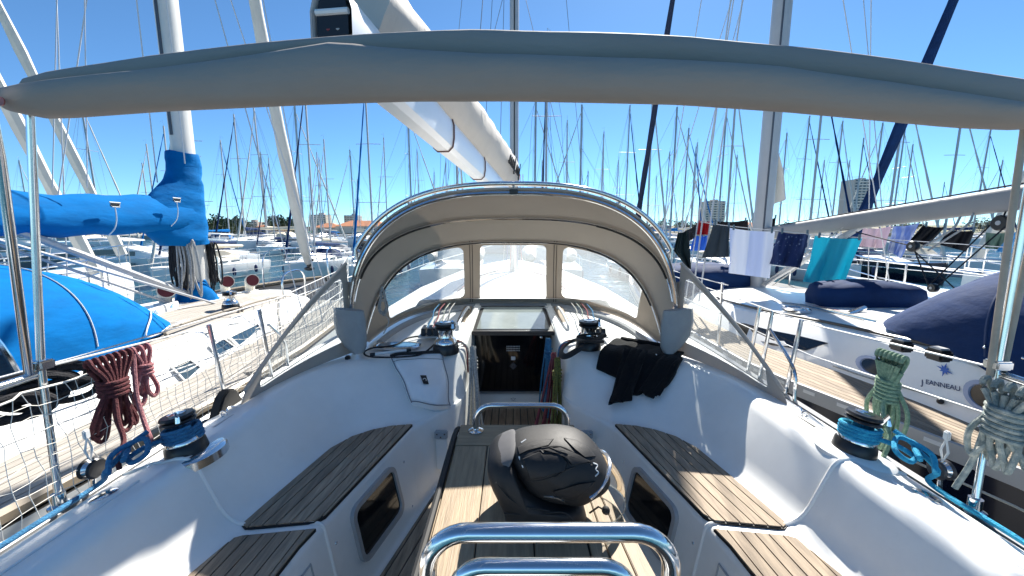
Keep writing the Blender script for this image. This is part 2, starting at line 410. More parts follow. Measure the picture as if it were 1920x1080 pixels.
# ------------------------------------------------ companionway
comp = build(MB().prism([(-.30, 3.205, .135), (.30, 3.205, .135), (.318, 3.175, .665), (-.318, 3.175, .665)], (0, .02, 0)), 'washboard', SMOKE, boat)
vent = MB()
for r_ in range(3):
    for k in range(9): vent.box((-.052 + k * .013, 3.178, .545 - .018 * r_), (.009, .006, .009))
build(vent, 'vent_grille', ALU, comp, kind='stuff')
build(MB().box((0, 3.180, .44), (.036, .004, .03)), 'sticker', WHITEP, comp, bevel=.001)
d = .034
build(MB().prism([(0, 3.184, .37 + d), (d, 3.184, .37), (0, 3.184, .37 - d), (-d, 3.184, .37)], (0, .003, 0)), 'diamond_emblem', mat('emblem_grey', (.05, .05, .055), .3), comp)
em = MB()
for r_ in (.008, .014, .02): em.tube([V((r_ * cos(a), 3.1825, .37 + r_ * sin(a))) for a in [2 * pi * k / 16 for k in range(16)]], .0014, 4, closed=True)
build(em, 'emblem_rings', mat('emblem_lines', (.16, .16, .17), .3), comp)
build(MB().lathe([(0, 0), (.012, 0), (.012, .008), (.006, .012), (0, .012)], (.235, 3.176, .625), 14, Matrix.Rotation(pi / 2, 3, 'X')), 'lock', STEEL, comp)
sill = MB().prism([(-.315, 3.20, .12)] + [(-.315 + .63 * k / 12, 3.17, .025 - .03 * sin(pi * k / 12)) for k in range(13)] + [(.315, 3.20, .12)], (0, .04, 0))
sl_ = build(sill, 'companionway_sill', GEL, boat, bevel=.004)
build(MB().box((0, 3.19, .128), (.62, .035, .012)), 'sill_trim', ALU, boat, bevel=.003)
sm = MB()
for dx, dz in ((-.016, .012), (0, .016), (.016, .012), (-.01, 0), (0, -.004), (.012, 0)): sm.box((dx, 3.166, .075 + dz), (.011, .004, .005))
build(sm, 'sill_mark', GREYP, sl_, kind='stuff')
hatch = build(MB().prism([(-.333, 3.08, .672), (.333, 3.08, .672), (.30, 3.64, .775), (-.30, 3.64, .775)], (0, 0, .03)), 'sliding_hatch', BLACKP, boat, bevel=.006)
HG = mat('tinted_hatch_glass', (.30, .34, .33), .04, var=.15, vscale=3, coat=1.0)
build(MB().prism([(-.30, 3.115, .7085), (.30, 3.115, .7085), (.27, 3.60, .7985), (-.27, 3.60, .7985)], (0, 0, .004)), 'hatch_glass', HG, hatch)
build(MB().box((0, 3.065, .69), (.68, .035, .035)), 'hatch_lip', mat('brown_trim', (.05, .04, .035), .4), hatch, bevel=.008)
for s in (-1, 1):
    build(MB().prism([(s * .335, 3.04, .665), (s * .40, 3.04, .665), (s * .37, 3.68, .78), (s * .305, 3.68, .78)], (0, 0, .045)), 'hatch_rail', GEL, boat, bevel=.012)
    # teak pads beside the hatch and white grab handles
    pd = build(MB().prism([(s * .41, 3.0, .675), (s * .50, 3.0, .675), (s * .46, 3.6, .775), (s * .385, 3.6, .775)], (0, 0, .035)), 'coachroof_step', TEAK, boat, bevel=.006)
    hp = smooth([(s * .44, 3.02, .71), (s * .44, 3.06, .76), (s * .43, 3.25, .80), (s * .41, 3.46, .825), (s * .405, 3.52, .80)], 5)
    build(MB().tube(hp, .011, 8), 'grab_handle', WHITEP, boat)
# dark rebate plate in front of the hatch
build(MB().grid(lambda u, v: V((-.62 + 1.24 * u, 3.66 + .10 * v - .12 * (2 * u - 1) ** 2, .795 + .035 * sin(pi * v) - .02 * (2 * u - 1) ** 2)), 20, 6), 'breakwater', mat('grey_moulding', (.34, .35, .36), .5), boat)

# ------------------------------------------------ sprayhood
def hoop(a, zb, zt, yb, yt, n, th):
    c, s = cos(th), max(sin(th), 0)
    h = s ** (2 / n); x = -a * math.copysign(abs(c) ** (2 / n), c)
    return V((x, yb + (yt - yb) * h, zb + (zt - zb) * h))
H0 = lambda th: hoop(1.085, .70, 1.752, 2.52, 2.42, 2.75, th)
H1 = lambda th: hoop(1.075, 1.06, 1.615, 2.54, 2.88, 2.7, th)
H2 = lambda th: hoop(1.045, .80, 1.435, 2.62, 3.28, 2.9, th)
BS = lambda th: V((-1.07 * math.copysign(abs(cos(th)) ** (2 / 3.2), cos(th)), 2.58 + 1.13 * max(sin(th), 0) ** (2 / 3.2), .70 + .115 * max(sin(th), 0)))
hood = build(MB().loft([[lerp(H0(pi * k / 72), H1(pi * k / 72), t) + V((0, 0, .012 * sin(pi * t) * sin(pi * k / 72))) for k in range(73)] for t in (0, .2, .4, .6, .8, 1)]
        + [[lerp(H1(pi * k / 72), H2(pi * k / 72), t) + V((0, 0, .012 * sin(pi * t) * sin(pi * k / 72))) for k in range(73)] for t in (.2, .4, .6, .8, 1)], False),
        'sprayhood', CANVAS, boat, ang=70, solid=.003)
# rolled hem along the back edge and seams
hem = [lerp(H0(R(a)), H1(R(a)), -.055) + V((0, 0, .004)) for a in range(2, 179, 2)]
build(MB().loft([[H0(R(a)) + V((0, 0, .006)) for a in range(2, 179, 2)], hem, [p - V((0, 0, .012)) for p in hem], [H0(R(a)) - V((0, -.03, .016)) for a in range(2, 179, 2)]], False), 'canvas_hem', CANVAS, hood, solid=.002, ang=70)
for hh, r_ in ((H0, .0135), (H1, .0125), (H2, .0125)):
    pts = [hh(R(a)) for a in range(0, 181, 3)]
    q = []
    for p in pts: q.append(V((p.x * .985, p.y - .004, p.z - .018)))
    build(MB().tube(q, r_, 8), 'hood_hoop', STEEL, hood)
SLEEVE = mat('dark_sleeve', (.045, .04, .035), .7)
for hh in (H1, H2):
    for a0, a1 in ((10, 62), (118, 170)):
        q = [V((hh(R(a)).x * .972, hh(R(a)).y - .012, hh(R(a)).z - .026)) for a in range(a0, a1 + 1, 4)]
        build(MB().tube(q, .006, 6), 'sleeve_edge', SLEEVE, hood)
gr = [H0(R(a)) + (H0(R(a)) - V((0, 2.42, .9))).normalized() * .036 + V((0, -.012, 0)) for a in range(30, 151, 3)]
gr[0] = gr[0] - V((-.02, 0, .02)); gr[-1] = gr[-1] - V((.02, 0, .02))
grab = build(MB().tube(gr, .0145, 10), 'grab_rail', STEEL, boat)
for a in (33, 62, 90, 118, 147):
    p = H0(R(a)); q = p + (p - V((0, 2.42, .9))).normalized() * .032 + V((0, -.012, 0))
    build(MB().tube([p - V((0, 0, .01)), q], .009, 8), 'rail_bracket', STEEL, grab)
build(MB().box((0, 2.40, 1.738), (.05, .03, .03)), 'hood_buckle', BLACKP, hood, bevel=.004)
def holed(surf, cell, hole, ru, rv, N=9):
    """strip of cloth round a rounded opening in (u,v), and the opening's own outline"""
    u0, u1, v0, v1 = cell; a0, a1, b0, b1 = hole; inner = []; outer = []
    for cu, cv, ang, ou, ov in ((a1 - ru, b1 - rv, 0, u1, v1), (a0 + ru, b1 - rv, 90, u0, v1), (a0 + ru, b0 + rv, 180, u0, v0), (a1 - ru, b0 + rv, 270, u1, v0)):
        for k in range(7):
            a = R(ang + 15 * k); inner.append((cu + ru * cos(a), cv + rv * sin(a)))
            t = k / 6; e1 = {0: (u1, cv), 90: (cu, v1), 180: (u0, cv), 270: (cu, v0)}[ang]; e2 = {0: (cu, v1), 90: (u0, cv), 180: (cu, v0), 270: (u1, cv)}[ang]
            outer.append(tuple(lerp(V((*e1, 0)), V((ou, ov, 0)), t * 2).xy) if t <= .5 else tuple(lerp(V((ou, ov, 0)), V((*e2, 0)), t * 2 - 1).xy))
        # straight run to the next corner
        nxt = {0: (a0 + ru, b1), 90: (a0, b0 + rv), 180: (a1 - ru, b0), 270: (a1, b1 - rv)}[ang]
        nxo = {0: (a0 + ru, v1), 90: (u0, b0 + rv), 180: (a1 - ru, v0), 270: (u1, b1 - rv)}[ang]
        i0, o0 = inner[-1], outer[-1]
        for k in range(1, N): inner.append(tuple(lerp(V((*i0, 0)), V((*nxt, 0)), k / N).xy)); outer.append(tuple(lerp(V((*o0, 0)), V((*nxo, 0)), k / N).xy))
    rings_ = [[surf(lerp(V((*a, 0)), V((*b, 0)), t).x, lerp(V((*a, 0)), V((*b, 0)), t).y) for a, b in zip(outer, inner)] for t in (0, .5, 1)]
    cu, cv = (a0 + a1) / 2, (b0 + b1) / 2
    pane = [[surf(lerp(cu, a, t), lerp(cv, b, t)) for a, b in inner] for t in (1, .8, .6, .4, .2, .02)]
    return rings_, pane
WS = lambda u, v: lerp(BS(pi * u), H2(pi * u), v) + V((0, .03 * sin(pi * v) * sin(pi * u), .0))
CANV2 = cloth(mat('tan_window_canvas', (.42, .37, .31), .85, var=.06, vscale=3, bump=.12, bscale=420), .28, (.55, .48, .41))
front = MB(); panes = []
dg = 1 / 180
for cell, hole, ru, rv in (((78 * dg, 102 * dg, 0, 1), (81.6 * dg, 98.4 * dg, .075, .93), 1.6 * dg, .07),
                           ((12 * dg, 78 * dg, 0, 1), (21 * dg, 74.6 * dg, .12, .93), 3 * dg, .08), ((102 * dg, 168 * dg, 0, 1), (105.4 * dg, 159 * dg, .12, .93), 3 * dg, .08)):
    a, b = holed(WS, cell, hole, ru, rv, 14); front.loft(a, True, False); panes.append(b)
front.loft([[WS(u * dg, t) for u in range(0, 13)] for t in (0, .5, 1)], False); front.loft([[WS(u * dg, t) for u in range(168, 181)] for t in (0, .5, 1)], False)
wf = build(front, 'windscreen_panel', CANV2, hood, solid=.003, ang=70)
# the panes lie a hair in front of the cloth
for pn in panes: build(MB().loft(pn, True, True), 'clear_window', VINYL, hood, ang=80)
for u in (78, 102):
    for du in (-.55, .55):
        build(MB().tube([WS((u + du) * dg, v / 10) - V((0, .006, 0)) for v in range(0, 11)], .003, 5), 'zip', SLEEVE, hood)
build(MB().loft([[BS(R(a)) + V((0, .0, -.02)) for a in range(4, 177, 4)], [BS(R(a)) - V((0, .03, -.005)) for a in range(4, 177, 4)], [BS(R(a)) + V((0, -.03, .02)) for a in range(4, 177, 4)], [BS(R(a)) + V((0, .0, .03)) for a in range(4, 177, 4)]], False), 'hood_foot_strip', CANV2, hood, ang=70)
cov = [BS(R(a)) + (BS(R(a)) - V((0, 2.2, .7))) * -.07 for a in range(6, 175, 4)]
build(MB().tube([V((p.x, p.y, p.z - .035)) for p in cov], .03, 8), 'hood_coaming', mat('grey_moulding', (.34, .35, .36), .5), boat)
# side wings
for s in (-1, 1):
    A = V((s * 1.078, 2.50, 1.30)); B_ = V((s * 1.08, 2.52, .70)); C_ = V((s * 1.335, 1.80, .665)); D_ = V((s * 1.33, 1.83, .72))
    ws = lambda u, v, A=A, B_=B_, C_=C_, D_=D_, s=s: lerp(lerp(B_, C_, u), lerp(A, D_, u), v) + V((s * .05 * sin(pi * u) * (1 - v * .4), 0, 0))
    a, b = holed(ws, (0, 1, 0, 1), (.05, .84, .17, .93), .06, .12, 8)
    wing = build(MB().loft(a, True, False), 'hood_wing', CANVAS, boat, solid=.003, ang=70)
    build(MB().loft(b, True, True), 'clear_window', VINYL, wing, ang=80)
    build(MB().tube([ws(t / 8, 1) for t in range(9)], .011, 8), 'wing_edge', CANVAS, wing)
    hk = MB(); q = C_ + V((0, -.02, 0))
    hk.tube(smooth([q, q + V((s * .02, -.03, .01)), q + V((s * .01, -.06, .005)), q + V((-s * .01, -.09, .01))], 5), .004, 6)
    hk.tube([q + V((-s * .01 + .014 * cos(a_), -.105, .012 + .014 * sin(a_))) for a_ in [2 * pi * k / 12 for k in range(12)]], .0045, 6, closed=True)
    build(hk, 'wing_hook', STEEL, wing)
    # folded pocket hanging from the hoop foot
    x0 = s * 1.04
    pk = MB()
    prof = [((-.105, 1.02), (.085, 1.0)), ((-.115, .93), (.095, .93)), ((-.10, .84), (.095, .84)), ((-.05, .765), (.09, .765)), ((.0, .725), (.07, .725))]
    if s > 0: prof = [((-b_[0], b_[1]), (-a_[0], a_[1])) for a_, b_ in prof]
    prof[0] = ((prof[0][0][0], 1.02 if s < 0 else .90), (prof[0][1][0], .90 if s < 0 else 1.02)) if False else prof[0]
    rg = []
    for (xa, za), (xb, zb_) in prof:
        ring = []
        for k in range(14):
            a_ = 2 * pi * k / 14; t = (1 - cos(a_)) / 2
            ring.append(V((x0 + lerp(xa, xb, t), 2.44 + .035 * sin(a_), lerp(za, zb_, t))))
        rg.append(ring)
    build(pk.loft(rg), 'tiller_pocket', mat('grey_pocket_canvas', (.33, .33, .325), .8, var=.1, vscale=9, bump=.25, bscale=25), boat, ang=70)
    build(MB().box((s * 1.06, 2.40, .70), (.03, .03, .035)), 'hoop_foot', BLACKP, boat, bevel=.006)

# ------------------------------------------------ folded bimini overhead
top = [(-30, 166), (0, 163), (40, 157), (300, 112), (500, 90), (700, 73), (900, 64), (1100, 68), (1280, 78), (1500, 97), (1700, 124), (1930, 160), (2010, 178)]
bot = [(-30, 190), (0, 203), (40, 218), (90, 222), (300, 207), (590, 195), (770, 189), (965, 188), (1280, 195), (1500, 210), (1800, 238), (1930, 243), (2010, 240)]
fold = [(-30, 172), (0, 170), (300, 138), (500, 110), (590, 95), (640, 86), (720, 96), (900, 110), (1200, 117), (1440, 132), (1650, 162), (1930, 206), (2010, 220)]
def roll(name, hi, lo, yc, dep, px0, px1, parent, phase=0):
    rg = []
    n = 44
    for i in range(n + 1):
        px = px0 + (px1 - px0) * i / n
        zt = P(px, interp(hi, px), y=yc); zb = P(px, interp(lo, px), y=yc)
        e = min(1, min(i, n - i) / 2.5); e = .25 + .75 * math.sqrt(max(0, 1 - (1 - e) ** 2))
        cz = (zt.z + zb.z) / 2; hz = (zt.z - zb.z) / 2; ring = []
        for k in range(22):
            a = 2 * pi * k / 22; c_, s_ = cos(a), sin(a)
            wr = 1 + .03 * sin(px / 90 + 2 * a + phase)
            yy = yc + dep * e * math.copysign(abs(c_) ** (.55 if c_ < 0 else .8), c_) * wr * (1 - .30 * (s_ < -.2) * abs(s_)) + .0025 * sin(px / 61. + 1.7 * s_ + phase) * (c_ < 0)
            ring.append(V((lerp(zt.x, zb.x, (1 - s_) / 2), yy, cz + hz * e * math.copysign(abs(s_) ** .85, s_))))
        rg.append(ring)
    return build(MB().loft(rg), name, BOOT, parent, ang=75)
mid = [(p, interp(fold, p) + 30) for p, q in fold]
bim = roll('bimini_boot', fold, bot, 1.165, .065, -12, 2000, boat)
roll('bimini_flap', top, mid, 1.225, .06, 36, 2000, bim, 2.)
build(MB().lathe([(.006, 0), (.012, 0), (.012, .003), (.006, .003)], P(2, 190, y=1.10), 14, Matrix.Rotation(pi / 2, 3, 'X')), 'eyelet', mat('brass_red', (.35, .12, .1), .35, .6), bim)
clampL = P(76, 690, x=-1.47); 
for s in (-1, 1):
    if s < 0: topp, kn, base = P(62, 222, y=1.21), P(77, 690, y=1.23), P(112, 945, z=.60)
    else: topp, kn, base = P(1946, 250, y=1.21), P(1870, 690, y=1.24), P(1826, 955, z=.60)
    f = build(MB().tube([topp + V((0, 0, .06)), kn, base], .0105, 10), 'bimini_frame', STEEL, boat)
    if s < 0:
        q = P(0, 292, y=1.10); build(MB().tube([kn + V((-.005, -.03, -.01)), q, q + (q - kn) * .35], .0115, 10), 'bimini_hoop', STEEL, f)
    else:
        for k in (-1, 1):
            q = V((.03 * k, -.012 * k, 0)); build(MB().tube([kn + V((.021 * k, 0, -.03)), topp + q + V((0, 0, .06))], .009, 10), 'bimini_hoop', mat('tan_pole_sleeve', (.42, .35, .27), .6, var=.15, vscale=12), f)
    build(MB().box(kn + V((0, 0, .012)), (.055, .045, .03)), 'clamp', STEEL, f, bevel=.005)
    build(MB().lathe([(.03, 0), (.03, .008), (.018, .015), (.018, .05), (0, .05)], base - V((0, 0, .01)), 14), 'frame_foot', STEEL, f)
    # pushpit rail running aft from the clamp
    rl = [kn + V((s * .01, 0, -.02)), kn + V((-s * .02, -.25, -.02)), kn + V((-s * .06, -.9, -.03))]
    build(MB().tube(rl, .0135, 10), 'pushpit_rail', STEEL, boat)

# ------------------------------------------------ lifelines, stanchions, netting
def gun(y, s): return V((s * (interp([(c.y, c.x) for c in cols[4]], y) + .055), y, interp([(c.y, c.z) for c in cols[4]], y) - .02))
LZ = 1.03
for s in (-1, 1):
    kn = P(77, 690, y=1.23) if s < 0 else P(1866, 690, y=1.24)
    ys_ = (1.93, 2.32) if s < 0 else (2.28, 2.40, 2.05)
    for y in ys_:
        g = gun(y, s); t = V((g.x + s * .02, y - .03, LZ + .01))
        build(MB().tube([g, lerp(g, t, .5), t], .0105, 8), 'stanchion', STEEL, boat)
    g = gun(2.32, s); a = gun(1.98 if s > 0 else 2.5, s)
    build(MB().tube(smooth([a + V((0, 0, .0)), a + V((0, (2.32 - a.y) * .1, .17)), lerp(a, g, .8) + V((s * .015, 0, .32))], 6), .009, 8), 'stanchion_brace', STEEL, boat)
    for h, r_ in ((0, .004), (-.16, .0032)):
        pts = [kn + V((0, 0, h)), V((s * 1.53, 1.93, LZ + h)), V((s * 1.53, 2.35, LZ + h + .01)), V((s * 1.56, 4.2, LZ + h + .06)), V((s * 1.40, 6.3, LZ + h + .12)), V((s * .5, 9.6, LZ + h + .3))]
        build(MB().tube(pts, r_, 6), 'lifeline', mat('white_coated_wire', (.72, .72, .7), .45), boat)
net = MB(); ny, nz_ = 60, 9
def npt(i, j):
    y = .25 + 2.35 * i / ny; g = gun(y, -1); t = j / nz_
    jx = .006 * sin(i * 1.7 + j) + .004 * sin(j * 2.3 + i * .6)
    return V((-lerp(-g.x, 1.53, t) + jx, y + .008 * sin(i * 2.1 + j * 1.3), lerp(.60, LZ - .02 - .02 * abs(sin(i * .55)), t) + .006 * sin(i * 1.1 + j * 2)))
for i in range(ny + 1): net.tube([npt(i, j) for j in range(nz_ + 1)], .0013, 4)
for j in range(nz_ + 1): net.tube([npt(i, j) for i in range(ny + 1)], .0013 if j < nz_ else .004, 4)
build(net, 'lifeline_netting', mat('net_cord', (.70, .68, .62), .8), boat, kind='stuff')

# ------------------------------------------------ mast, boom, sail bag, rigging
MY = 7.2
def oval(c, a, b, n=16, m=None): return [V(c) + (m @ V((a * cos(2 * pi * k / n), b * sin(2 * pi * k / n), 0)) if m else V((a * cos(2 * pi * k / n), b * sin(2 * pi * k / n), 0))) for k in range(n)]
mast = build(MB().loft([oval((0.03, MY, .60), .078, .13), oval((.03, MY, 15), .078, .13)]), 'mast', ALU, boat)
build(MB().box((.03, MY - .132, 8), (.02, .012, 14)), 'mast_track', BLACKP, mast)
G = V((-.02, MY - .2, 1.93)); AFT = V((-.70, 1.62, 2.155)); ax_ = (AFT - G).normalized(); rt = V((-ax_.y, ax_.x, 0)).normalized(); upv = rt.cross(ax_); upv = upv if upv.z > 0 else -upv
def bsec(c, prof): return [c + rt * x + upv * z for x, z in prof]
bp = [(-.04, 0), (.04, 0), (.07, .03), (.08, .09), (.08, .18), (.065, .235), (.03, .25), (-.03, .25), (-.065, .235), (-.08, .18), (-.08, .09), (-.07, .03)]
boom = build(MB().loft([bsec(lerp(G, AFT, t), bp) for t in (0, .25, .5, .75, 1)], True, False), 'boom', ALUW, boat, ang=35)
build(MB().loft([bsec(G + (AFT - G) * t, [(x * .8, .02 + z * .88) for x, z in bp]) for t in (.97, 1.0)]), 'boom_end_box', BLACKP, boom)
for t, zz in ((1.0, 0), (1.0, .12)): build(MB().tube([AFT + rt * -.066 + upv * (.06 + zz), AFT + rt * .066 + upv * (.06 + zz)], .012, 8), 'sheave_pin', ALUW, boom)
for k in range(2): build(MB().tube([lerp(AFT, G, .06) + rt * (.02 - .04 * k) + upv * .05, AFT + rt * (.02 - .04 * k) + upv * .12], .008, 6), 'outhaul_line', mat('red_line' if k else 'grey_line', (.3, .05, .05) if k else (.4, .4, .38), .8), boom)
build(MB().loft([bsec(lerp(G, AFT, t), [(x * 1.04 + math.copysign(.002, x), z * 1.02 - .003) for x, z in bp]) for t in (.93, 1.002)], True, False), 'boom_end_casting', ALUW, boom)
for i in range(2):
    for j in range(3): build(MB().ball(lerp(G, AFT, .945 + .025 * i) + rt * (.086) + upv * (.06 + .05 * j), .006, 8, 5), 'bolt', STEEL, boom)
bl = []
for i in range(31):
    t = .0 + .955 * i / 30; c = lerp(G, AFT, t) + upv * .225
    hgt = interp([(0, .50), (.12, .58), (.3, .52), (.6, .44), (.8, .40), (.93, .34), (1, .26)], t); wd = interp([(0, .16), (.1, .23), (.5, .22), (.9, .18), (1, .12)], t)
    ring = []
    for k in range(20):
        a = 2 * pi * k / 20 - pi / 2; c_, s_ = cos(a), sin(a); hh = (s_ + 1) / 2
        wv = 1 + .10 * sin(i * 2.3 + 4 * a) * hh + .06 * sin(i * .9 + 7 * a)
        ring.append(c + rt * (wd * math.copysign(abs(c_) ** .7, c_) * (.55 + .6 * hh - .35 * hh ** 3) * wv) + upv * (-.03 + hgt * hh))
    bl.append(ring)
bag = build(MB().loft(bl), 'sail_bag', BAGC, boom, ang=75)
def bagpt(t, h):   # point on the starboard face of the bag
    c = lerp(G, AFT, t) + upv * .225
    hgt = interp([(0, .50), (.12, .58), (.3, .52), (.6, .44), (.8, .40), (.93, .34), (1, .26)], t); wd = interp([(0, .16), (.1, .23), (.5, .22), (.9, .18), (1, .12)], t)
    s_ = 2 * h - 1; c_ = math.sqrt(1 - s_ * s_)
    return c + rt * (sgn_r * (wd * c_ ** .7 * (.55 + .6 * h - .35 * h ** 3) * 1.1 + .012)) + upv * (-.03 + hgt * h)
sgn_r = 1 if rt.x > 0 else -1
scr = MB(); random.seed(3)
t = .10
for i in range(9):
    hh = [.30, .70, .30] if i in (0, 4) else [.36, .56, .36]
    pts = smooth([bagpt(t, hh[0]), bagpt(t + .006, hh[1]), bagpt(t + .016, hh[1] - .04), bagpt(t + .012, hh[2]), bagpt(t + .026, hh[2] + .04)], 5)
    scr.tube(pts, .007, 5); t += .027
build(scr, 'script_lettering', BLACKP, bag)
LASH = mat('brown_line', (.16, .09, .08), .8)
for t in (.52, .74):
    lo = [lerp(G, AFT, t) + rt * (x * 1.07) + upv * (z * 1.03 - .004) for x, z in bp]
    build(MB().tube(lo, .006, 6, closed=True), 'boom_lashing', LASH, boom)
WIRE = mat('rigging_wire', (.35, .36, .38), .4, .6)
DARKW = mat('dark_line', (.05, .05, .07), .8)
rig = [((.03, MY - .13, 14.5), G + V((.05, .4, .9)), .006), ((.03, MY, 11), lerp(G, AFT, .35) + upv * .7 + rt * .1, .004), ((.03, MY, 11), lerp(G, AFT, .62) + upv * .6 + rt * .1, .004),
       ((.03, MY, 11), lerp(G, AFT, .35) + upv * .7 - rt * .1, .004), ((.03, MY - .1, 14.8), AFT + upv * .24, .005), ((-.75, MY, 6.2), (-1.42, MY - .1, .85), .005), ((.81, MY, 6.2), (1.42, MY - .1, .85), .005),
       ((.03, MY, 6.1), (-1.38, MY - .35, .85), .005), ((.03, MY, 6.1), (1.38, MY - .35, .85), .005), ((-.75, MY, 6.2), (.0, MY, 12), .004), ((.81, MY, 6.2), (.06, MY, 12), .004),
       ((.03, MY - .1, 14.8), (.35, -.9, .65), .005), ((.03, MY - .1, 14.8), (-.33, -.9, .65), .005)]
for a, b, r_ in rig: build(MB().tube([a, b], r_, 6), 'rigging_wire', WIRE, boat)
for z in (6.2, 10.6): build(MB().tube([(-.78, MY + .1, z), (.03, MY, z - .05), (.84, MY + .1, z)], .03, 8), 'spreader', ALU, mast)
build(MB().tube([lerp(G, (0.03, MY, .75), .0) + V((.02, -1.6, -.02)), (.03, MY - .16, .80)], .035, 8), 'vang_strut', ALU, boat)
# halyards down the mast into the deck organiser
for k in range(7):
    build(MB().tube(smooth([(.03 + .05 * (k - 3), MY - .16, 2.5), (.03 + .06 * (k - 3), MY - .25, 1.2), (.03 + .08 * (k - 3), MY - .35, .82)], 4), .007, 6), 'halyard', mat('halyard_%d' % (k % 3), ((.5, .5, .48), (.1, .12, .3), (.4, .12, .1))[k % 3], .8), mast)
# drains, fixing screws and speaker grille on the mouldings
for s in (-1, 1):
    for y, h in ((1.36, .30), (1.9, .30), (1.36, .06), (1.88, .06)):
        x0 = lerp(interp([(q.y, q.x) for q in cols[0]], y), interp([(q.y, q.x) for q in cols[1]], y), h / .42)
        build(MB().lathe([(0, 0), (.007, 0), (.006, .003), (0, .0035)], (s * (x0 + .001), y, h), 10, Matrix.Rotation(-s * pi / 2, 3, 'Y')), 'screw_cap', STEEL, boat)
    c = V((s * .93, 1.33, .423)); build(MB().lathe([(0, 0), (.016, 0), (.016, .003), (.009, .004), (.008, .001), (0, .001)], c, 14), 'seat_drain', STEEL, boat)
    pad = [lerp(cols[3][k], cols[4][k], t) for k in range(NS) if 1.75 < cols[3][k].y < 2.03 for t in (.5,)]
    p_ = V((s * 1.30, 1.62, .668)); build(MB().box(p_, (.05, .12, .006), Matrix.Rotation(s * .25, 3, 'Y')), 'deck_pad', RUBBER if s > 0 else ALU, boat, bevel=.002)
# ---------------------------------------------------------------- cockpit table and steel guards (bolted to the yacht)
table = build(MB().box((.02, 1.22, .30), (.22, .60, .60)), 'table_pedestal', GREYP, boat, bevel=.01)
tb = build(MB().prism([(-.245, .70, .592), (.385, .70, .592), (.275, 1.68, .592), (-.245, 1.68, .592)], (0, 0, .02)), 'table_top', CAULK, boat)
redge = lambda y: lerp(.27, .375, (1.68 - y) / .9)
build(MB().prism([(-.245, 1.505, .60), (.286, 1.505, .60), (.272, 1.68, .60), (-.245, 1.68, .60)], (0, 0, .024)), 'plank', mat('table_teak_across', (.205, .148, .090), .6, rgb2=(.37, .28, .175), vscale=8, stretch=(.7, 10, 10), bump=.2, bscale=20), tb, bevel=.002)
xs = [-.245, -.112, .052, .205]
for i in range(3): build(MB().prism([(xs[i] + .002, .70, .60), (xs[i + 1] - .002, .70, .60), (xs[i + 1] - .002, 1.501, .60), (xs[i] + .002, 1.501, .60)], (0, 0, .024)), 'plank', TEAKT, tb, bevel=.002)
for k in range(3):
    f = lambda y, t: lerp(.207, redge(y), t)
    build(MB().prism([(f(.7, k / 3) + .002, .70, .60), (f(.7, (k + 1) / 3) - .002, .70, .60), (f(1.5, (k + 1) / 3) - .002, 1.501, .60), (f(1.5, k / 3) + .002, 1.501, .60)], (0, 0, .024)), 'plank', TEAKT, tb, bevel=.002)
build(MB().box((-.262, 1.22, .44), (.022, .80, .33)), 'hanging_leaf', TEAKT, boat, bevel=.004)
build(MB().tube(smooth([(-.252, 1.67, .61), (-.262, 1.6, .615), (-.262, 1.2, .615), (-.262, .8, .615)], 4), .012, 8), 'leaf_gasket', RUBBER, boat)
def ubar(x0, x1, y, z0, z1, r, corner, name, yy=0.):
    pts = [V((x0, y, z0))]
    for k in range(9): a = pi - pi / 2 * k / 8; pts.append(V((x0 + corner + corner * cos(a), y + yy, z1 - corner + corner * sin(a))))
    for k in range(9): a = pi / 2 - pi / 2 * k / 8; pts.append(V((x1 - corner + corner * cos(a), y + yy, z1 - corner + corner * sin(a))))
    pts.append(V((x1, y, z0)))
    g = build(MB().tube(pts, r, 16), name, STEEL, boat, ang=60)
    return g
g = ubar(P(893, 806, z=.624).x, P(1062, 806, z=.624).x, 1.62, .62, .745, .0125, .07, 'table_grab_bar')
for x in (P(893, 806, z=.624).x, P(1062, 806, z=.624).x): build(MB().lathe([(.033, 0), (.033, .006), (.02, .012), (.0, .012)], (x, 1.62, .624), 18), 'bar_flange', STEEL, g)
ubar(P(800, 1010, y=.46).x, P(1262, 1010, y=.46).x, .46, .2, P(960, 998, y=.46).z, .0118, .055, 'pedestal_guard')
ubar(P(850, 1070, y=.43).x, P(1185, 1070, y=.43).x, .43, .2, P(960, 1062, y=.43).z, .0098, .04, 'compass_guard')
ped = MB().loft([oval((.0, .36, 0), .10, .10), oval((0, .36, .6), .08, .09), oval((0, .36, .78), .10, .08)]); build(ped, 'steering_pedestal', GEL, boat)

# ---------------------------------------------------------------- winches (parts of the yacht)
def winch(c, sc_, tilt, parent):
    c = V(c)
    def L(prof, name, m_, par): return build(MB().lathe([(r * sc_, z * sc_) for r, z in prof], c, 28, tilt), name, m_, par, ang=35)
    base = L([(0, -.02), (.085, -.02), (.085, .0), (.080, .035), (.072, .045), (0, .045)], 'winch', BLACKP, parent)
    L([(.074, .045), (.074, .055), (.062, .075), (.05, .085), (.047, .10), (.047, .135), (.05, .14), (0, .14)], 'winch_drum', STEEL, base)
    L([(.04, .138), (.066, .14), (.07, .147), (.066, .153), (.052, .157), (.066, .161), (.07, .168), (.064, .178), (.0, .18)], 'self_tailing_jaws', BLACKP, base)
    L([(0, .178), (.036, .178), (.036, .184), (.018, .187), (.016, .180), (0, .180)], 'winch_cap', STEEL, base)
    arm = tilt @ V((.045, -.045, .158)) * sc_
    build(MB().tube([c + arm * .8, c + arm * 1.25 + V((0, 0, .004)), c + arm * 1.3 - V((0, 0, .05 * sc_))], .009 * sc_, 6), 'stripper_arm', STEEL, base)
    return base
I3 = Matrix.Identity(3)
wl = P(352, 852, z=.665); wr = P(1600, 850, z=.668)
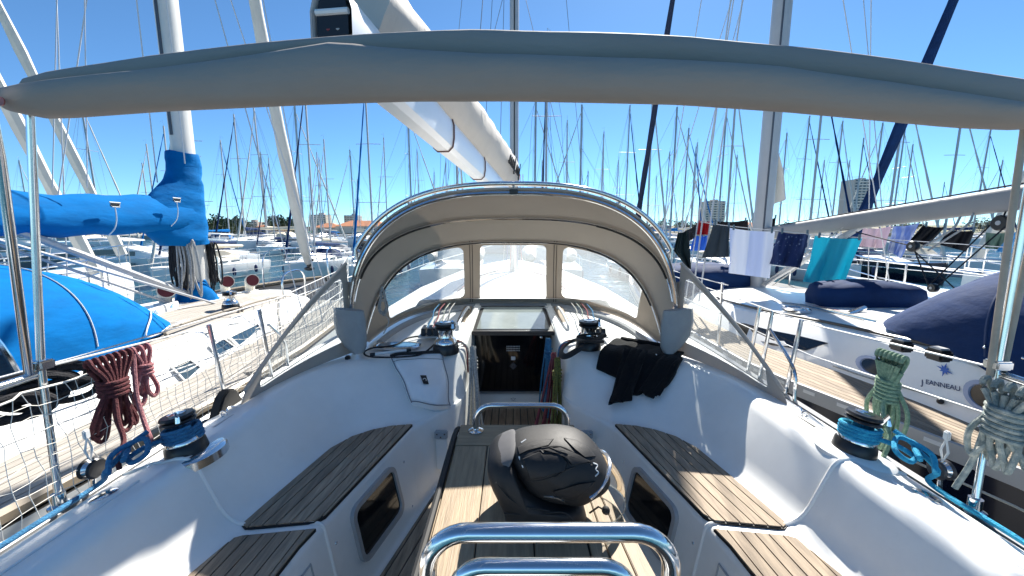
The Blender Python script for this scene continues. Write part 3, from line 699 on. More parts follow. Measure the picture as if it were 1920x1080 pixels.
for c, s in ((wl, -1), (wr, 1)):
    T = Matrix.Rotation(s * .16, 3, 'Y')
    build(MB().lathe([(0, -.03), (.125, -.03), (.125, .0), (.11, .012), (0, .014)], c, 28, T), 'winch_plinth', STEEL if s < 0 else GEL, boat)
    winch(c + V((0, 0, .02)), .80, T, boat)
wcl = P(836, 655, z=.70); wcr = P(1103, 650, z=.70)
winch(wcl, 1.05, I3, boat); winch(wcr, 1.05, I3, boat)

# ---------------------------------------------------------------- clutches and lines on the coachroof
ROPES = {}
def ropemat(name, c1, c2, sc_=90):
    return mat('rope_' + name, c1, .85, rgb2=c2, vscale=sc_, bump=.6, bscale=220)
RB = ropemat('blue', (.02, .10, .22), (.05, .25, .45)); RT = ropemat('turquoise', (.01, .22, .42), (.03, .42, .62)); RM = ropemat('maroon', (.05, .010, .012), (.16, .035, .04))
RP = ropemat('pink', (.20, .06, .07), (.45, .20, .21)); RG = ropemat('green', (.12, .22, .14), (.34, .45, .30)); RGR = ropemat('grey', (.24, .24, .24), (.56, .55, .51))
RR = ropemat('red', (.16, .02, .03), (.34, .10, .11)); RY = ropemat('yellow_black', (.015, .015, .01), (.30, .28, .06), 130); RK = ropemat('black', (.006, .006, .008), (.03, .03, .035)); RW = ropemat('white_fleck', (.05, .12, .14), (.62, .60, .50), 26)
for s in (-1, 1):
    cl_ = build(MB().box((s * .60, 2.84, .735), (.20, .13, .012)), 'clutch_base', ALU, boat)
    for k in range(4):
        x = s * (.53 + .045 * k)
        b = build(MB().prism([(x - .017, 2.78, .742), (x - .017, 2.90, .742), (x - .017, 2.89, .785), (x - .017, 2.80, .795)], (.034, 0, 0)), 'rope_clutch', BLACKP, boat, bevel=.005)
        build(MB().box((x, 2.83, .797), (.024, .09, .008), Matrix.Rotation(.1, 3, 'X')), 'clutch_lever', BLACKP, b, bevel=.002)
        pts = smooth([(x, 2.9, .765), (x + s * .01, 3.2, .79), (x + s * .02, 3.55, .835), (x * .8, 5.0, .90), (x * .4, 6.9, .83)], 4)
        build(MB().tube(pts, .0055, 6), 'running_line', (RGR, RW, RR, RB)[k], boat)
    pts = smooth([(s * .50, 2.78, .765), (s * .44, 2.70, .72), (s * .37, 2.68, .72), (s * .335, 2.69, .66), (s * .325, 2.66, .5)], 6)
    for k in range(4): build(MB().tube([p + V((s * .012 * (k - 1), .014 * k, .004 * (k % 2))) for p in pts], .0055, 6), 'line_tail', (RGR, RR, RGR, RM)[k] if s < 0 else (RB, RR, RR, RY)[k], boat)

def tails(name, label, x0, y0, z0, x1, y1, z1, n, r, spread, m_, seed, knot=None):
    random.seed(seed); mb = MB()
    for k in range(n):
        a = (k / max(1, n - 1) - .5); dy = random.uniform(-.06, .05)
        A = V((x0 + a * .03, y0 + dy * .4, z0)); B_ = V((x1 + a * spread, y1 + dy, z1 + random.uniform(-.03, .05)))
        M_ = lerp(A, B_, .5) + V((random.uniform(-.012, .012), -.015 + random.uniform(-.01, .01), -.03))
        mb.tube(smooth([A + V((0, .02, .012)), A, M_, B_], 6), r, 6)
        if k < n - 1:
            C_ = V((x1 + (a + 1 / (n - 1)) * spread, y1 + dy, z1 + .02)); mb.tube(smooth([B_, lerp(B_, C_, .5) - V((0, 0, .022)), C_], 4), r, 6)
    mb.tube([V((x0 + .028 * cos(t), y0 - .005 + .02 * sin(t), z0 - .05 - .004 * t)) for t in [k * .5 for k in range(40)]], r, 6)
    return single(mb, name, label, 'rope', m_, 'rope tails hanging beside the companionway')
tails('rope_tail', 'grey rope tails hanging left of the black companionway panel', -.285, 2.66, .67, -.25, 2.48, .05, 8, .0075, .13, RGR, 1)
tails('rope_tail', 'blue rope tail hanging against the right edge of the black companionway panel', .270, 2.90, .66, .235, 2.86, .12, 6, .0065, .06, RB, 2)
tails('rope_tail', 'dark red rope tails hanging right of the companionway, between blue and yellow ropes', .285, 2.66, .62, .215, 2.52, .06, 10, .0075, .20, RR, 3)
tails('rope_tail', 'black and yellow flecked rope tails beside the dark red ones', .298, 2.55, .62, .275, 2.46, .04, 6, .0075, .07, RY, 4)

# ---------------------------------------------------------------- surface of the forward cockpit wall, for what hangs on it
fwd = [i for i in range(NS) if cols[3][i].y > 2.0 and cols[3][i].x > .335]
def onwall(s, x, d, out):
    i = min(fwd, key=lambda k: abs(cols[3][k].x - x))
    def pos(i, d):
        sec = section(i); j0 = 18 + 4   # near S3
        j0 = min(range(len(sec)), key=lambda j: (sec[j] - cols[3][i]).length); j = j0; rem = abs(d); st = 1 if d > 0 else -1; p = sec[j]
        while 0 < j + st < len(sec) - 1:
            q = sec[j + st]; l = (q - p).length
            if l >= rem: return lerp(p, q, rem / max(l, 1e-6))
            rem -= l; p = q; j += st
        return p
    # blend neighbouring stations so cloth is smooth
    a, b = i, i + 1 if cols[3][i].x > x else i - 1
    b = max(min(b, NS - 1), 0); xa, xb = cols[3][a].x, cols[3][b].x
    f = 0 if abs(xa - xb) < 1e-6 else max(0, min(1, (xa - x) / (xa - xb)))
    p = lerp(pos(a, d), pos(b, d), f)
    n = V((-.25, -.75, .5)) if d < .02 else V((0, -.2, 1))
    if -.06 < d < .08: n = V((-.1, -.5, .8))
    p = p + n.normalized() * out
    return V((s * p.x, p.y, p.z))
# jacket
JK = mat('black_fleece', (.006, .006, .007), .9, var=.3, vscale=14, bump=.4, bscale=60, sheen=.05, spec=.2)
jac = thing('jacket', 'black jacket draped over the coaming right of the companionway', 'jacket', onwall(1, .75, 0, 0))
def jsheet(x0, x1, d0, d1, ph, out=.022, skew=0., n=26):
    def fn(u, v):
        x = lerp(x0, x1, u) + skew * v; d = lerp(d0(u), d1(u), v)
        f = .009 * sin(u * 12 + ph + 2 * v) * (.3 + v) + .004 * sin(u * 27 + 5 * v + ph) + .004 * sin(v * 11 + ph + 3 * u)
        return onwall(1, x, d, out + f)
    return MB().grid(fn, n, n)
build(jsheet(.57, 1.01, lambda u: .36 - .20 * u - .02 * sin(5 * u), lambda u: -.10 - .17 * min(1, u * 1.6) + .03 * sin(4 * u), 0), 'jacket_body', JK, jac, solid=.012, ang=80)
build(jsheet(.70, .84, lambda u: .06, lambda u: -.37 + .03 * u, 1.3, .034, .05), 'sleeve', JK, jac, solid=.022, ang=80)
build(jsheet(.88, 1.03, lambda u: .05, lambda u: -.28 + .02 * u, 2.2, .034, .0), 'sleeve', JK, jac, solid=.022, ang=80)
co = [onwall(1, x, .34 - (x - .6) * .3, .03) for x in (.60, .66, .73, .80, .87)]
build(MB().tube(smooth(co, 4), .022, 8, flat=1.2), 'collar', JK, jac)
build(MB().ball(onwall(1, .90, .02, .045), .006, 8, 5), 'zip_pull', STEEL, jac)
# white bag
BG = mat('white_bag_fabric', (.86, .87, .87), .30, var=.05, vscale=6, bump=.7, bscale=12)
bagt = thing('dry_bag', 'white roll-top bag with black square logo hanging below the left winch', 'bag', onwall(-1, .62, 0, 0))
def bagf(out):
    def fn(u, v):
        x = lerp(.80, .47, u) + (.006 * sin(9 * v)); d = .012 - .385 * v - .01 * sin(pi * u) * v
        puff = max(0, sin(pi * min(1, max(0, u)))) ** .22 * (.30 + .70 * min(1, 1.6 * v)) * max(0, 1 - v ** 9) ** .5
        return onwall(-1, x, d, .004 + out * puff + (.006 * sin(11 * u + 7 * v) * puff if out > .03 else 0))
    return fn
mb = MB().grid(bagf(.105), 22, 22); mb2 = MB().grid(bagf(.0), 22, 22)
build(mb, 'bag_front', BG, bagt, ang=80); build(mb2, 'bag_back', BG, bagt, ang=80)
build(MB().tube([bagf(.112)(.01 + .98 * k / 10, .015) + V((0, -.004, .004)) for k in range(11)], .008, 6, flat=1.6), 'roll_top', RUBBER, bagt)
BAGLINE = mat('grey_shade_fold_line', (.22, .23, .25), .6)  # grey lines drawn along sides and bottom in place of the bag's edge shadows
for uu in (.015, .985): build(MB().tube([bagf(.110)(uu, .03 + .92 * k / 12) + V((0, -.003, 0)) for k in range(13)], .0035, 5), 'bag_side_shade', BAGLINE, bagt)
build(MB().tube([bagf(.112)(.02 + .96 * k / 12, .93) + V((0, -.004, 0)) for k in range(13)], .003, 5), 'bag_bottom_shade', BAGLINE, bagt)
build(MB().tube([bagf(.112)(.02 + .96 * k / 12, .17) + V((0, -.003, 0)) for k in range(13)], .0018, 5), 'bag_fold', BAGLINE, bagt)
lg = [bagf(.112)(u, v) for u, v in ((.40, .44), (.53, .435), (.535, .60), (.405, .605))]
lgo = build(MB().prism(lg, (0, -.004, .001)), 'logo_patch', mat('logo_black', (.006, .007, .012), .5), bagt)
cx = sum(lg, V()) / 4
build(MB().tube([cx + V((.0105 * cos(a), -.007, .0105 * sin(a))) for a in [R(-60 + 20 * k) for k in range(16)]], .0018, 5), 'logo_ring', WHITEP, lgo)
build(MB().tube([cx + V((-.008, -.007, -.013)), cx + V((-.007, -.007, .002))], .0018, 5), 'logo_stem', WHITEP, lgo)
# lamp on a black cord, flush port on the left shelf
fp = P(745, 650, z=.70)
ring = lambda r, h: [fp + V((r * 1.0 * .15 * math.copysign(abs(cos(a)) ** .7, cos(a)), r * .075 * math.copysign(abs(sin(a)) ** .7, sin(a)), h)) for a in [2 * pi * k / 28 for k in range(28)]]
pf = build(MB().loft([ring(1.1, 0), ring(1.1, .012), ring(.95, .016), ring(.9, .010)]), 'deck_port', STEEL, boat)
build(MB().loft([ring(.9, .009), ring(.9, .0125)]), 'port_glass', mat('blue_glass', (.10, .22, .34), .05, coat=.5), pf)
lamp = thing('hand_lamp', 'white tube lamp on a black cord lying left of the winch', 'lamp', P(720, 665, z=.70))
a, b = P(703, 664, z=.725), P(762, 657, z=.725)
build(MB().tube([a, b], .010, 10), 'lamp_tube', WHITEP, lamp); build(MB().tube([b, b + (b - a).normalized() * .03], .011, 10), 'lamp_cap', BLACKP, lamp); build(MB().tube([a - (b - a).normalized() * .03, a], .011, 10), 'lamp_cap', BLACKP, lamp)
cd = [P(x, y, z=.717) for x, y in [(815, 630), (790, 630), (765, 634), (745, 645), (725, 650), (700, 652), (683, 660), (690, 668), (720, 670), (755, 669), (790, 664), (815, 645), (822, 635)]]
build(MB().tube(smooth(cd, 6), .006, 6), 'power_cord', RK, lamp)
# black strap looped round the right winch
sp = [P(x, y, z=z) for x, y, z in [(1128, 640, .78), (1100, 640, .79), (1075, 632, .76), (1058, 650, .72), (1052, 663, .70), (1062, 668, .70), (1085, 655, .73), (1105, 645, .77), (1130, 630, .80), (1125, 622, .80), (1100, 618, .80), (1080, 625, .78)]]
sp = [V((p.x, min(p.y, 2.62), p.z)) for p in sp]
single(MB().tube(smooth(sp, 6, True), .022, 8, closed=True, flat=.45), 'safety_strap', 'black webbing strap looped round the winch beside the black jacket', 'strap', RUBBER, ang=70)

# ---------------------------------------------------------------- helmet
HB = mat('matt_black_shell', (.016, .016, .017), .58, var=.12, vscale=30, spec=.35, bump=.05, bscale=300)
HG2 = mat('helmet_grey', (.10, .098, .10), .55, var=.1, vscale=30)
hy = 1.13
HP = lambda px, py: P(1030 + (px - 1030) * .98, 812 + (py - 812) * .835, y=hy)
helm = thing('motorcycle_helmet', 'matt black flip-up motorcycle helmet with clear visor standing on the teak table', 'helmet', (HP(1025, 992).x, hy, .624))
def pp_(l): return [HP(x, y) for x, y in l]
def pillow(prof, w, e=2.6, n=20, sc_=None, cen=None):
    pr = smooth([p for p in pp_(prof)], 4, True); c = cen or sum(pr, V()) / len(pr); rg = []
    for i in range(n + 1):
        f = -1 + 2 * i / n; f = math.copysign(abs(f) ** .8, f) if abs(f) < 1 else f
        s_ = max(.03, (1 - min(1, abs(f)) ** e) ** (1 / e)); rg.append([V((c.x + (p.x - c.x) * s_, hy + w * f, c.z + (p.z - c.z) * s_)) for p in pr])
    return MB().loft(rg)
shell = build(pillow([(950, 836), (965, 822), (1000, 814), (1050, 811), (1095, 822), (1125, 850), (1141, 885), (1140, 910), (1118, 928), (1088, 945), (1050, 940), (1010, 930), (975, 905), (958, 870)], .128, 2.5), 'helmet_shell', HB, helm, ang=50)
build(pillow([(948, 834), (926, 840), (913, 862), (916, 890), (927, 918), (940, 950), (946, 975), (950, 994), (1000, 995), (1060, 995), (1096, 994), (1093, 965), (1082, 942), (1040, 930), (1000, 910), (972, 880), (960, 850)], .134, 3.2), 'chin_guard', HB, helm, ang=50)
build(pillow([(922, 846), (940, 832), (966, 822), (962, 838), (958, 856), (966, 872), (955, 878), (935, 862)], .10, 2.2), 'rear_vent', HG2, helm, ang=40)
SHP = smooth(pp_([(950, 836), (965, 822), (1000, 814), (1050, 811), (1095, 822), (1125, 850), (1141, 885), (1140, 910), (1118, 928), (1088, 945), (1050, 940), (1010, 930), (975, 905), (958, 870)]), 4, True)
SHC = sum(SHP, V()) / len(SHP); SHA = sorted((math.atan2((q - SHC).z, (q - SHC).x), (q - SHC).length) for q in SHP); SHA = [(SHA[-1][0] - 2 * pi, SHA[-1][1])] + SHA + [(SHA[0][0] + 2 * pi, SHA[0][1])]
def hside(px, py, out=.0):
    """where the line of sight through a photo point meets the shell"""
    y = .92
    while y < 1.22:
        p = P(px, py, y=y); d = V((p.x - SHC.x, 0, p.z - SHC.z)); ang = math.atan2(d.z, d.x)
        rr_ = interp(SHA, ang); f = abs(y - hy) / .128
        if f < 1 and (d.length / rr_) ** 2.5 + f ** 2.5 <= 1: break
        y += .0005
    return p + (EYE - p).normalized() * out
for line, r_ in (([(975, 862), (1010, 845), (1020, 850), (1050, 848), (1062, 860), (1072, 872), (1105, 868)], .003), ([(1015, 840), (1052, 838), (1085, 855), (1108, 866)], .003), ([(1040, 895), (1068, 878), (1110, 872)], .0025), ([(985, 900), (1010, 902), (1050, 890)], .0018), ([(1115, 905), (1085, 918)], .0025), ([(1060, 822), (1085, 832), (1100, 848)], .003)):
    build(MB().tube(smooth([hside(x, y, -.0005) for x, y in line], 4), r_, 6), 'shell_ridge', HB, shell)
def patch(poly, out, name, m_):
    cx_ = sum(q[0] for q in poly) / len(poly); cy_ = sum(q[1] for q in poly) / len(poly); pr = []
    for i, q in enumerate(poly):
        r_ = poly[(i + 1) % len(poly)]
        for k in range(4): pr.append((lerp(q[0], r_[0], k / 4), lerp(q[1], r_[1], k / 4)))
    rings_ = [[hside(x, y, -.004) for x, y in pr]] + [[hside(lerp(cx_, x, t), lerp(cy_, y, t), out) for x, y in pr] for t in (.93, .7, .45, .2, .02)]
    build(MB().loft(rings_), name, m_, shell, ang=35)
patch([(1018, 843), (1050, 838), (1086, 853), (1109, 866), (1075, 873), (1060, 858), (1042, 849)], .007, 'vent_panel', HB)
patch([(1056, 820), (1080, 824), (1104, 838), (1118, 856), (1098, 858), (1078, 842)], .006, 'vent_panel', HB)
patch([(978, 860), (1010, 846), (1018, 852), (1052, 850), (1066, 868), (1060, 884), (1020, 896), (992, 900)], .005, 'side_panel', HB)
patch([(1036, 922), (1085, 908), (1118, 902), (1100, 922), (1076, 936), (1046, 932)], .005, 'side_panel', HB)
patch([(968, 838), (1000, 826), (1040, 822), (1030, 834), (990, 844), (972, 852)], .004, 'crown_panel', HB)
patch([(1030, 838), (1060, 845), (1066, 852), (1040, 843)], .009, 'vent_slot', RUBBER)
for l in ([(973, 856), (981, 877)], [(977, 830), (986, 824)]): build(MB().tube([hside(x, y, .0) for x, y in l], .0022, 5), 'silver_mark', WHITEP, shell)
build(MB().tube(smooth([hside(x, y, .0) for x, y in [(1112, 868), (1120, 872), (1117, 880), (1122, 886), (1116, 893)]], 4), .0022, 5), 'front_lettering', WHITEP, shell)
def cside(px, py, out):
    """point on the near side of the chin guard"""
    y = .94; C_ = HP(1000, 940)
    p = P(px, py, y=hy - .128); return p + (EYE - p).normalized() * out
for l in ([(930, 905), (955, 935), (985, 950), (1030, 958)], [(945, 962), (985, 968), (1010, 985)], [(1020, 962), (1060, 962), (1080, 985)]):
    build(MB().tube(smooth([cside(x, y, .001) for x, y in l], 4), .0022, 5), 'guard_seam', RUBBER, helm)
VIS = clear('clear_visor', (.93, .94, .94), .05, rough=.02)
def visor(u, v):
    a = R(-78 + 156 * u); p0 = HP(1128, 862)
    top_ = V((p0.x - .075 + .10 * cos(a), hy + .118 * sin(a), p0.z - .01 - .065 * (1 - cos(a))))
    bot_ = V((p0.x - .085 + .165 * cos(a), hy + .128 * sin(a), p0.z - .15 - .0 * (1 - cos(a))))
    return lerp(top_, bot_, v) + V((.02 * sin(pi * v) * cos(a), 0, 0))
vs_ = build(MB().grid(visor, 24, 10), 'visor', VIS, helm, ang=80)
build(MB().tube([visor(k / 24, 0) + V((0, 0, .0)) for k in range(25)], .006, 6), 'visor_rim', mat('chrome_blue', (.55, .6, .68), .12, .9), vs_)
build(MB().tube([visor(k / 24, 1) for k in range(25)], .0022, 5), 'visor_edge', clear('visor_edge_clear', (.8, .85, .85), .3), vs_)
build(MB().lathe([(0, 0), (.022, 0), (.022, .008), (.012, .012), (0, .012)], V((HP(1047, 975).x, hy - .136, .665)), 16, Matrix.Rotation(pi / 2, 3, 'X')), 'visor_pivot', BLACKP, helm)
build(MB().tube([P(1105, 962, y=hy - .05), P(1122, 950, y=hy - .05), P(1132, 956, y=hy - .05)], .003, 5), 'microphone_arm', BLACKP, helm)
build(MB().ball(P(1136, 957, y=hy - .05), .013, 10, 7), 'microphone', RUBBER, helm)
build(MB().box(P(1108, 987, y=hy - .06), (.03, .03, .016)), 'liner_tag', WHITEP, helm, bevel=.002)
build(MB().tube(smooth([hside(1020, 930, -.002), hside(1045, 934, .0), hside(1058, 940, -.002)], 4), .003, 6), 'latch', STEEL, helm)

# ---------------------------------------------------------------- ropes on winches, coils on lifelines
def wraps(c, T, r, n, rr_, z0, mb):
    pts = []
    for k in range(n * 18): a = 2 * pi * k / 18; pts.append(V(c) + T @ V((r * cos(a) + .004 * sin(k), r * sin(a), z0 + rr_ * 1.7 * k / 18)))
    mb.tube(pts, rr_, 7); return pts
for c, s, m_, lab in ((wl, -1, RB, 'blue sheet wrapped round the left coaming winch and led aft along the rail'), (wr, 1, RT, 'turquoise sheet wrapped round the right coaming winch and led aft along the rail')):
    T = Matrix.Rotation(s * .16, 3, 'Y'); mb = MB(); c = c + V((0, 0, .03))
    pts = wraps(c, T, .055, 4, .0075, .035, mb)
    e = pts[0]; rail = [V((s * (q.x + .015), q.y, q.z + .012)) for q in reversed(cols[4]) if q.y < c.y - .08]
    k0 = [c + V((s * .05, -.09, .06)), c + V((s * .10, -.13, .03)), c + V((s * .06, -.17, .06)), c + V((s * .12, -.10, .05)), c + V((s * .13, -.17, .01))]
    mb.tube(smooth([pts[5], k0[0], k0[1], k0[2], k0[3], k0[4]] + rail[::4], 6), .0085, 7)
    mb.tube(smooth([c + V((s * .09, -.05, .09)), c + V((s * .11, -.11, .06)), c + V((s * .06, -.15, .03)), c + V((s * .02, -.13, .06)), c + V((s * .08, -.08, .08)), c + V((s * .12, -.15, .06)), c + V((s * .09, -.2, .02))], 6), .0085, 7)
    single(mb, 'jib_sheet', lab, 'rope', m_, 'sheets on the coaming winches')
def hank(name, label, top_, along, L, n, r, wid, m_, seed, tail=None, wrapn=6):
    """rope made up in loops: slung over the line, cinched by a few turns, loops hanging open below"""
    random.seed(seed); mb = MB(); al = V(along).normalized(); T_ = V(top_); nr = V((-al.y, al.x, 0)); ci = T_ - V((0, 0, L * .30))
    for k in range(n):
        f = (k / max(1, n - 1) - .5); c = T_ + al * (f * wid); l = L * random.uniform(.80, 1.05); w_ = random.uniform(.012, .034); off = al * f * wid * .9 + nr * random.uniform(-.03, .03)
        g0 = ci + al * f * wid * .45 + nr * .013; g1 = ci + al * f * wid * .45 - nr * .013; bt = T_ - V((0, 0, l)) + off
        lp = [c + nr * .012 - V((0, 0, .01)), c + V((0, 0, .012)), c - nr * .012 - V((0, 0, .01)), g1, lerp(g1, bt, .5) - al * w_ - nr * .008, bt - al * w_ * .7 + V((0, 0, .02)), bt - V((0, 0, .005)), bt + al * w_ * .7 + V((0, 0, .02)), lerp(g0, bt, .5) + al * w_ + nr * .008, g0]
        mb.tube(smooth(lp, 4, True), r, 7, closed=True)
    q = [ci + al * ((wid * .24 + r * 1.6) * cos(t)) + nr * ((.013 + r * 2.1) * sin(t)) + V((0, 0, .012 - r * 2.0 * t / (2 * pi))) for t in [k * .42 for k in range(wrapn * 15)]]
    mb.tube(q, r, 7)
    if tail: mb.tube(smooth(tail, 6), r, 7)
    return single(mb, name, label, 'rope', m_, 'coiled ropes hung on the lifelines')
D = V((0, 1, 0))
hank('rope_coil', 'dark maroon rope coil hung on the left lifeline next to the pink coil', P(205, 672, x=-1.50), D, .29, 7, .0080, .14, RM, 5, [P(215, 740, x=-1.48), P(222, 790, x=-1.45), P(232, 825, x=-1.42), P(222, 860, x=-1.38), P(224, 880, x=-1.36)], 4)
hank('rope_coil', 'faded pink rope coil on the left lifeline, right of the maroon coil', P(262, 655, x=-1.50), D, .22, 3, .0080, .06, RP, 6, [P(250, 665, x=-1.49), P(256, 740, x=-1.46), P(270, 790, x=-1.42), P(285, 830, x=-1.36)], 3)
hank('rope_coil', 'pale green rope coil hung on the right lifeline', P(1672, 668, x=1.50), D, .36, 7, .0078, .10, RG, 8, [P(1690, 700, x=1.5), P(1655, 760, x=1.47), P(1668, 820, x=1.42), P(1655, 860, x=1.38)])
hank('rope_coil', 'white and green flecked rope coil hanging behind the right bimini pole', P(1895, 728, x=1.50), D, .25, 5, .0085, .12, RW, 9, [P(1870, 735, x=1.5), P(1850, 790, x=1.5), P(1825, 860, x=1.49), P(1790, 915, x=1.47)])
# snatch blocks
def block(px, py, x, lab, m_=BLACKP):
    t = thing('snatch_block', lab, 'pulley', P(px, py + 40, x=x), 'snatch blocks at the rail'); c = P(px, py, x=x)
    T = Matrix.Rotation(pi / 2, 3, 'Y') @ Matrix.Identity(3)
    for k in (-1, 1): build(MB().lathe([(0, -.006), (.03, -.006), (.036, 0), (.03, .006), (0, .006)], c + V((k * .016, 0, 0)), 20, T), 'cheek', m_, t)
    build(MB().lathe([(0, -.01), (.028, -.01), (.02, 0), (.028, .01), (0, .01)], c, 18, T), 'sheave', STEEL, t)
    build(MB().tube([c + V((0, 0, .03)), c + V((0, .012, .07)), c + V((0, 0, .115)), c + V((0, -.012, .07))], .004, 6, closed=True), 'becket', WHITEP, t)
    build(MB().tube([c - V((0, 0, .03)), c - V((0, .005, .075))], .007, 6), 'shackle', STEEL, t)
    build(MB().box(c + V((0, 0, .128)), (.014, .02, .034)), 'toggle', WHITEP, t, bevel=.004)
block(172, 878, -1.49, 'black round block hanging at the left rail below the maroon coil')
block(1765, 880, 1.52, 'black block with holes hanging at the right rail below the green coil', mat('dark_grey_plastic', (.04, .04, .045), .4))
# black pouch at the left stanchion foot
pc = P(415, 768, x=-1.46)
single(MB().prism([pc + V((.0, -.10, -.02)), pc + V((0, .10, .0)), pc + V((0, .05, .09)), pc + V((0, .0, .105)), pc + V((0, -.04, .08))], (.05, 0, 0)), 'line_pouch', 'black triangular pouch at the foot of the left stanchion', 'pouch', RUBBER, bevel=.008)
# line coil on the sprayhood hoop, loose line on the right shelf
mb = MB(); c = P(717, 545, y=2.66); random.seed(4)
for k in range(6):
    l = .17 * random.uniform(.85, 1.05); a = random.uniform(0, pi); w_ = .02; dx = V((cos(a), sin(a), 0)) * w_
    mb.tube(smooth([c + V((0, 0, .03)), c + dx - V((0, 0, .06)), c + dx * 1.6 - V((0, 0, l * .8)), c - V((0, 0, l)), c - dx * 1.6 - V((0, 0, l * .8)), c - dx - V((0, 0, .06))], 5, True), .0042, 6, closed=True)
mb.tube([c + V((.018 * cos(t), .018 * sin(t), -.0 - .004 * t)) for t in [k * .5 for k in range(38)]], .0042, 6)
mb.tube(smooth([c - V((-.01, 0, .17)), c - V((-.035, 0, .22)), c - V((.0, .02, .30))], 5), .0042, 6)
single(mb, 'line_coil', 'thin grey line coiled and hung inside the left end of the sprayhood', 'rope', RGR)
mb = MB(); c = P(1195, 598, z=.735)
mb.tube(smooth([c + V((-.12, -.05, 0)), c + V((-.05, 0, .0)), c + V((.02, .04, .09)), c + V((.1, .0, .10)), c + V((.13, -.08, .02)), c + V((.06, -.1, .0)), c + V((-.04, -.08, .004)), c + V((.08, -.05, .006))], 6), .004, 6)
single(mb, 'loose_line', 'thin loose line lying behind the black jacket under the sprayhood', 'rope', RGR)
# ---------------------------------------------------------------- shared builders for the neighbouring boats
def text(s_, size, org, right, up_, m_, parent, name, ext=.001, align='LEFT', space=1.0, font_shear=0):
    cu = bpy.data.curves.new('t', 'FONT'); cu.body = s_; cu.size = size; cu.extrude = 0; cu.align_x = align; cu.space_character = space; cu.offset = .012 * size; cu.shear = font_shear
    ob = bpy.data.objects.new('t', cu); sc.collection.objects.link(ob); bpy.context.view_layer.update()
    me = bpy.data.meshes.new_from_object(ob.evaluated_get(bpy.context.evaluated_depsgraph_get()))
    r_ = V(right).normalized(); u_ = V(up_).normalized(); mb = MB()
    mb.add([V(org) + r_ * v_.co.x + u_ * v_.co.y for v_ in me.vertices], [tuple(p.vertices) for p in me.polygons])
    bpy.data.objects.remove(ob); bpy.data.curves.remove(cu); bpy.data.meshes.remove(me)
    return build(mb, name, m_, parent, flat=True)
def strips(a, b, n, ys_, gap, th, m_, parent, name='plank'):
    """planks between two edge curves a(y), b(y) that run fore and aft"""
    for k in range(n):
        t0, t1 = k / n, (k + 1) / n; mb = MB(); top_ = []
        for y in ys_:
            A, B_ = a(y), b(y); d = (B_ - A).normalized() * gap / 2; p, q = lerp(A, B_, t0) + d, lerp(A, B_, t1) - d
            top_.append([p, q, q - V((0, 0, th)), p - V((0, 0, th))])
        build(mb.loft(top_), name, m_, parent, flat=True)
def ctab(tab): return lambda y: interp(tab, y)
BLUEC = mat('blue_acrylic_canvas', (.0, .125, .37), .85, var=.16, vscale=5, bump=1.0, bscale=7, spec=.08, stretch=(1.4, .55, 1.7))
NAVYC = mat('navy_acrylic_canvas', (.004, .024, .090), .8, var=.22, vscale=4, bump=1.0, bscale=7, spec=.2, stretch=(1.3, .6, 1.6))
WTEAK = mat('bleached_teak_deck', (.29, .265, .23), .8, rgb2=(.42, .39, .345), vscale=6, stretch=(9, .8, 9), bump=.2, bscale=20, rnd=.10)
PIPE = mat('white_piping', (.75, .75, .73), .6)
SAILW = mat('furled_sail_cloth', (.62, .59, .53), .8, var=.08, vscale=4, bump=.4, bscale=10)
GLASSB = mat('cabin_window_glass', (.03, .06, .09), .05, coat=.6)
# ---------------------------------------------------------------- left neighbour
LX = -3.55
left = thing('moored_yacht', 'white yacht with teak decks and bright blue sail cover moored on our left', 'sailboat', (LX, 4, WZ))
lb = ctab([(-1.5, 1.2), (0, 1.48), (2, 1.62), (4, 1.62), (5.2, 1.38), (6.2, .95), (6.9, .45), (7.25, .06)])
lz = ctab([(-1.5, .36), (3, .36), (7.3, .62)])
LY = [-1.5, -.5, .5, 1.5, 2.5, 3.5, 4.2, 4.8, 5.4, 6, 6.5, 6.9, 7.25]
build(MB().loft([[V((LX - lb(y), y, lz(y))), V((LX - lb(y) * .97, y, .0)), V((LX - lb(y) * .8, y, -.6)), V((LX, y, -1.1)), V((LX + lb(y) * .8, y, -.6)), V((LX + lb(y) * .97, y, .0)), V((LX + lb(y), y, lz(y)))] for y in LY], False), 'hull', GEL, left)
deck = build(MB().loft([[V((LX - lb(y), y, lz(y))), V((LX, y, lz(y) + .02)), V((LX + lb(y), y, lz(y)))] for y in LY], False), 'deck', CAULK, left)
cbx = ctab([(-1.5, 1.08), (3, 1.06), (4.5, .95), (5.6, .62), (6.1, .2)]); ctx = ctab([(-1.5, .92), (3, .90), (4.5, .80), (5.6, .45), (6.0, .1)]); ctz = ctab([(-1.5, .60), (2, .62), (3.5, .66), (4.6, .66), (5.6, .58), (6.1, .50)])
YS = [-.5 + .25 * k for k in range(28)]
strips(lambda y: V((LX + cbx(y) - .02, y, lz(y) + .03)), lambda y: V((LX + lb(y) - .07, y, lz(y) + .012)), 9, [-.5 + .25 * k for k in range(25)], .006, .02, WTEAK, deck)
for s in (-1, 1):
    build(MB().tube([V((LX + s * (lb(y) - .03), y, lz(y) + .035)) for y in LY], .025, 6, flat=1.4), 'toe_rail', mat('varnished_rail', (.30, .24, .17), .5), left)
crown = lambda x, y: ctz(y) + .09 * (1 - (x / max(ctx(y), .05)) ** 2)
cab = build(MB().loft([[V((LX - cbx(y), y, lz(y)))] + [V((LX + ctx(y) * t, y, crown(ctx(y) * t, y))) for t in (-1, -.97, -.7, -.35, 0, .35, .7, .97, 1)] + [V((LX + cbx(y), y, lz(y)))] for y in [1.2 + .245 * k for k in range(21)]], False), 'coachroof', GEL, left, ang=30)
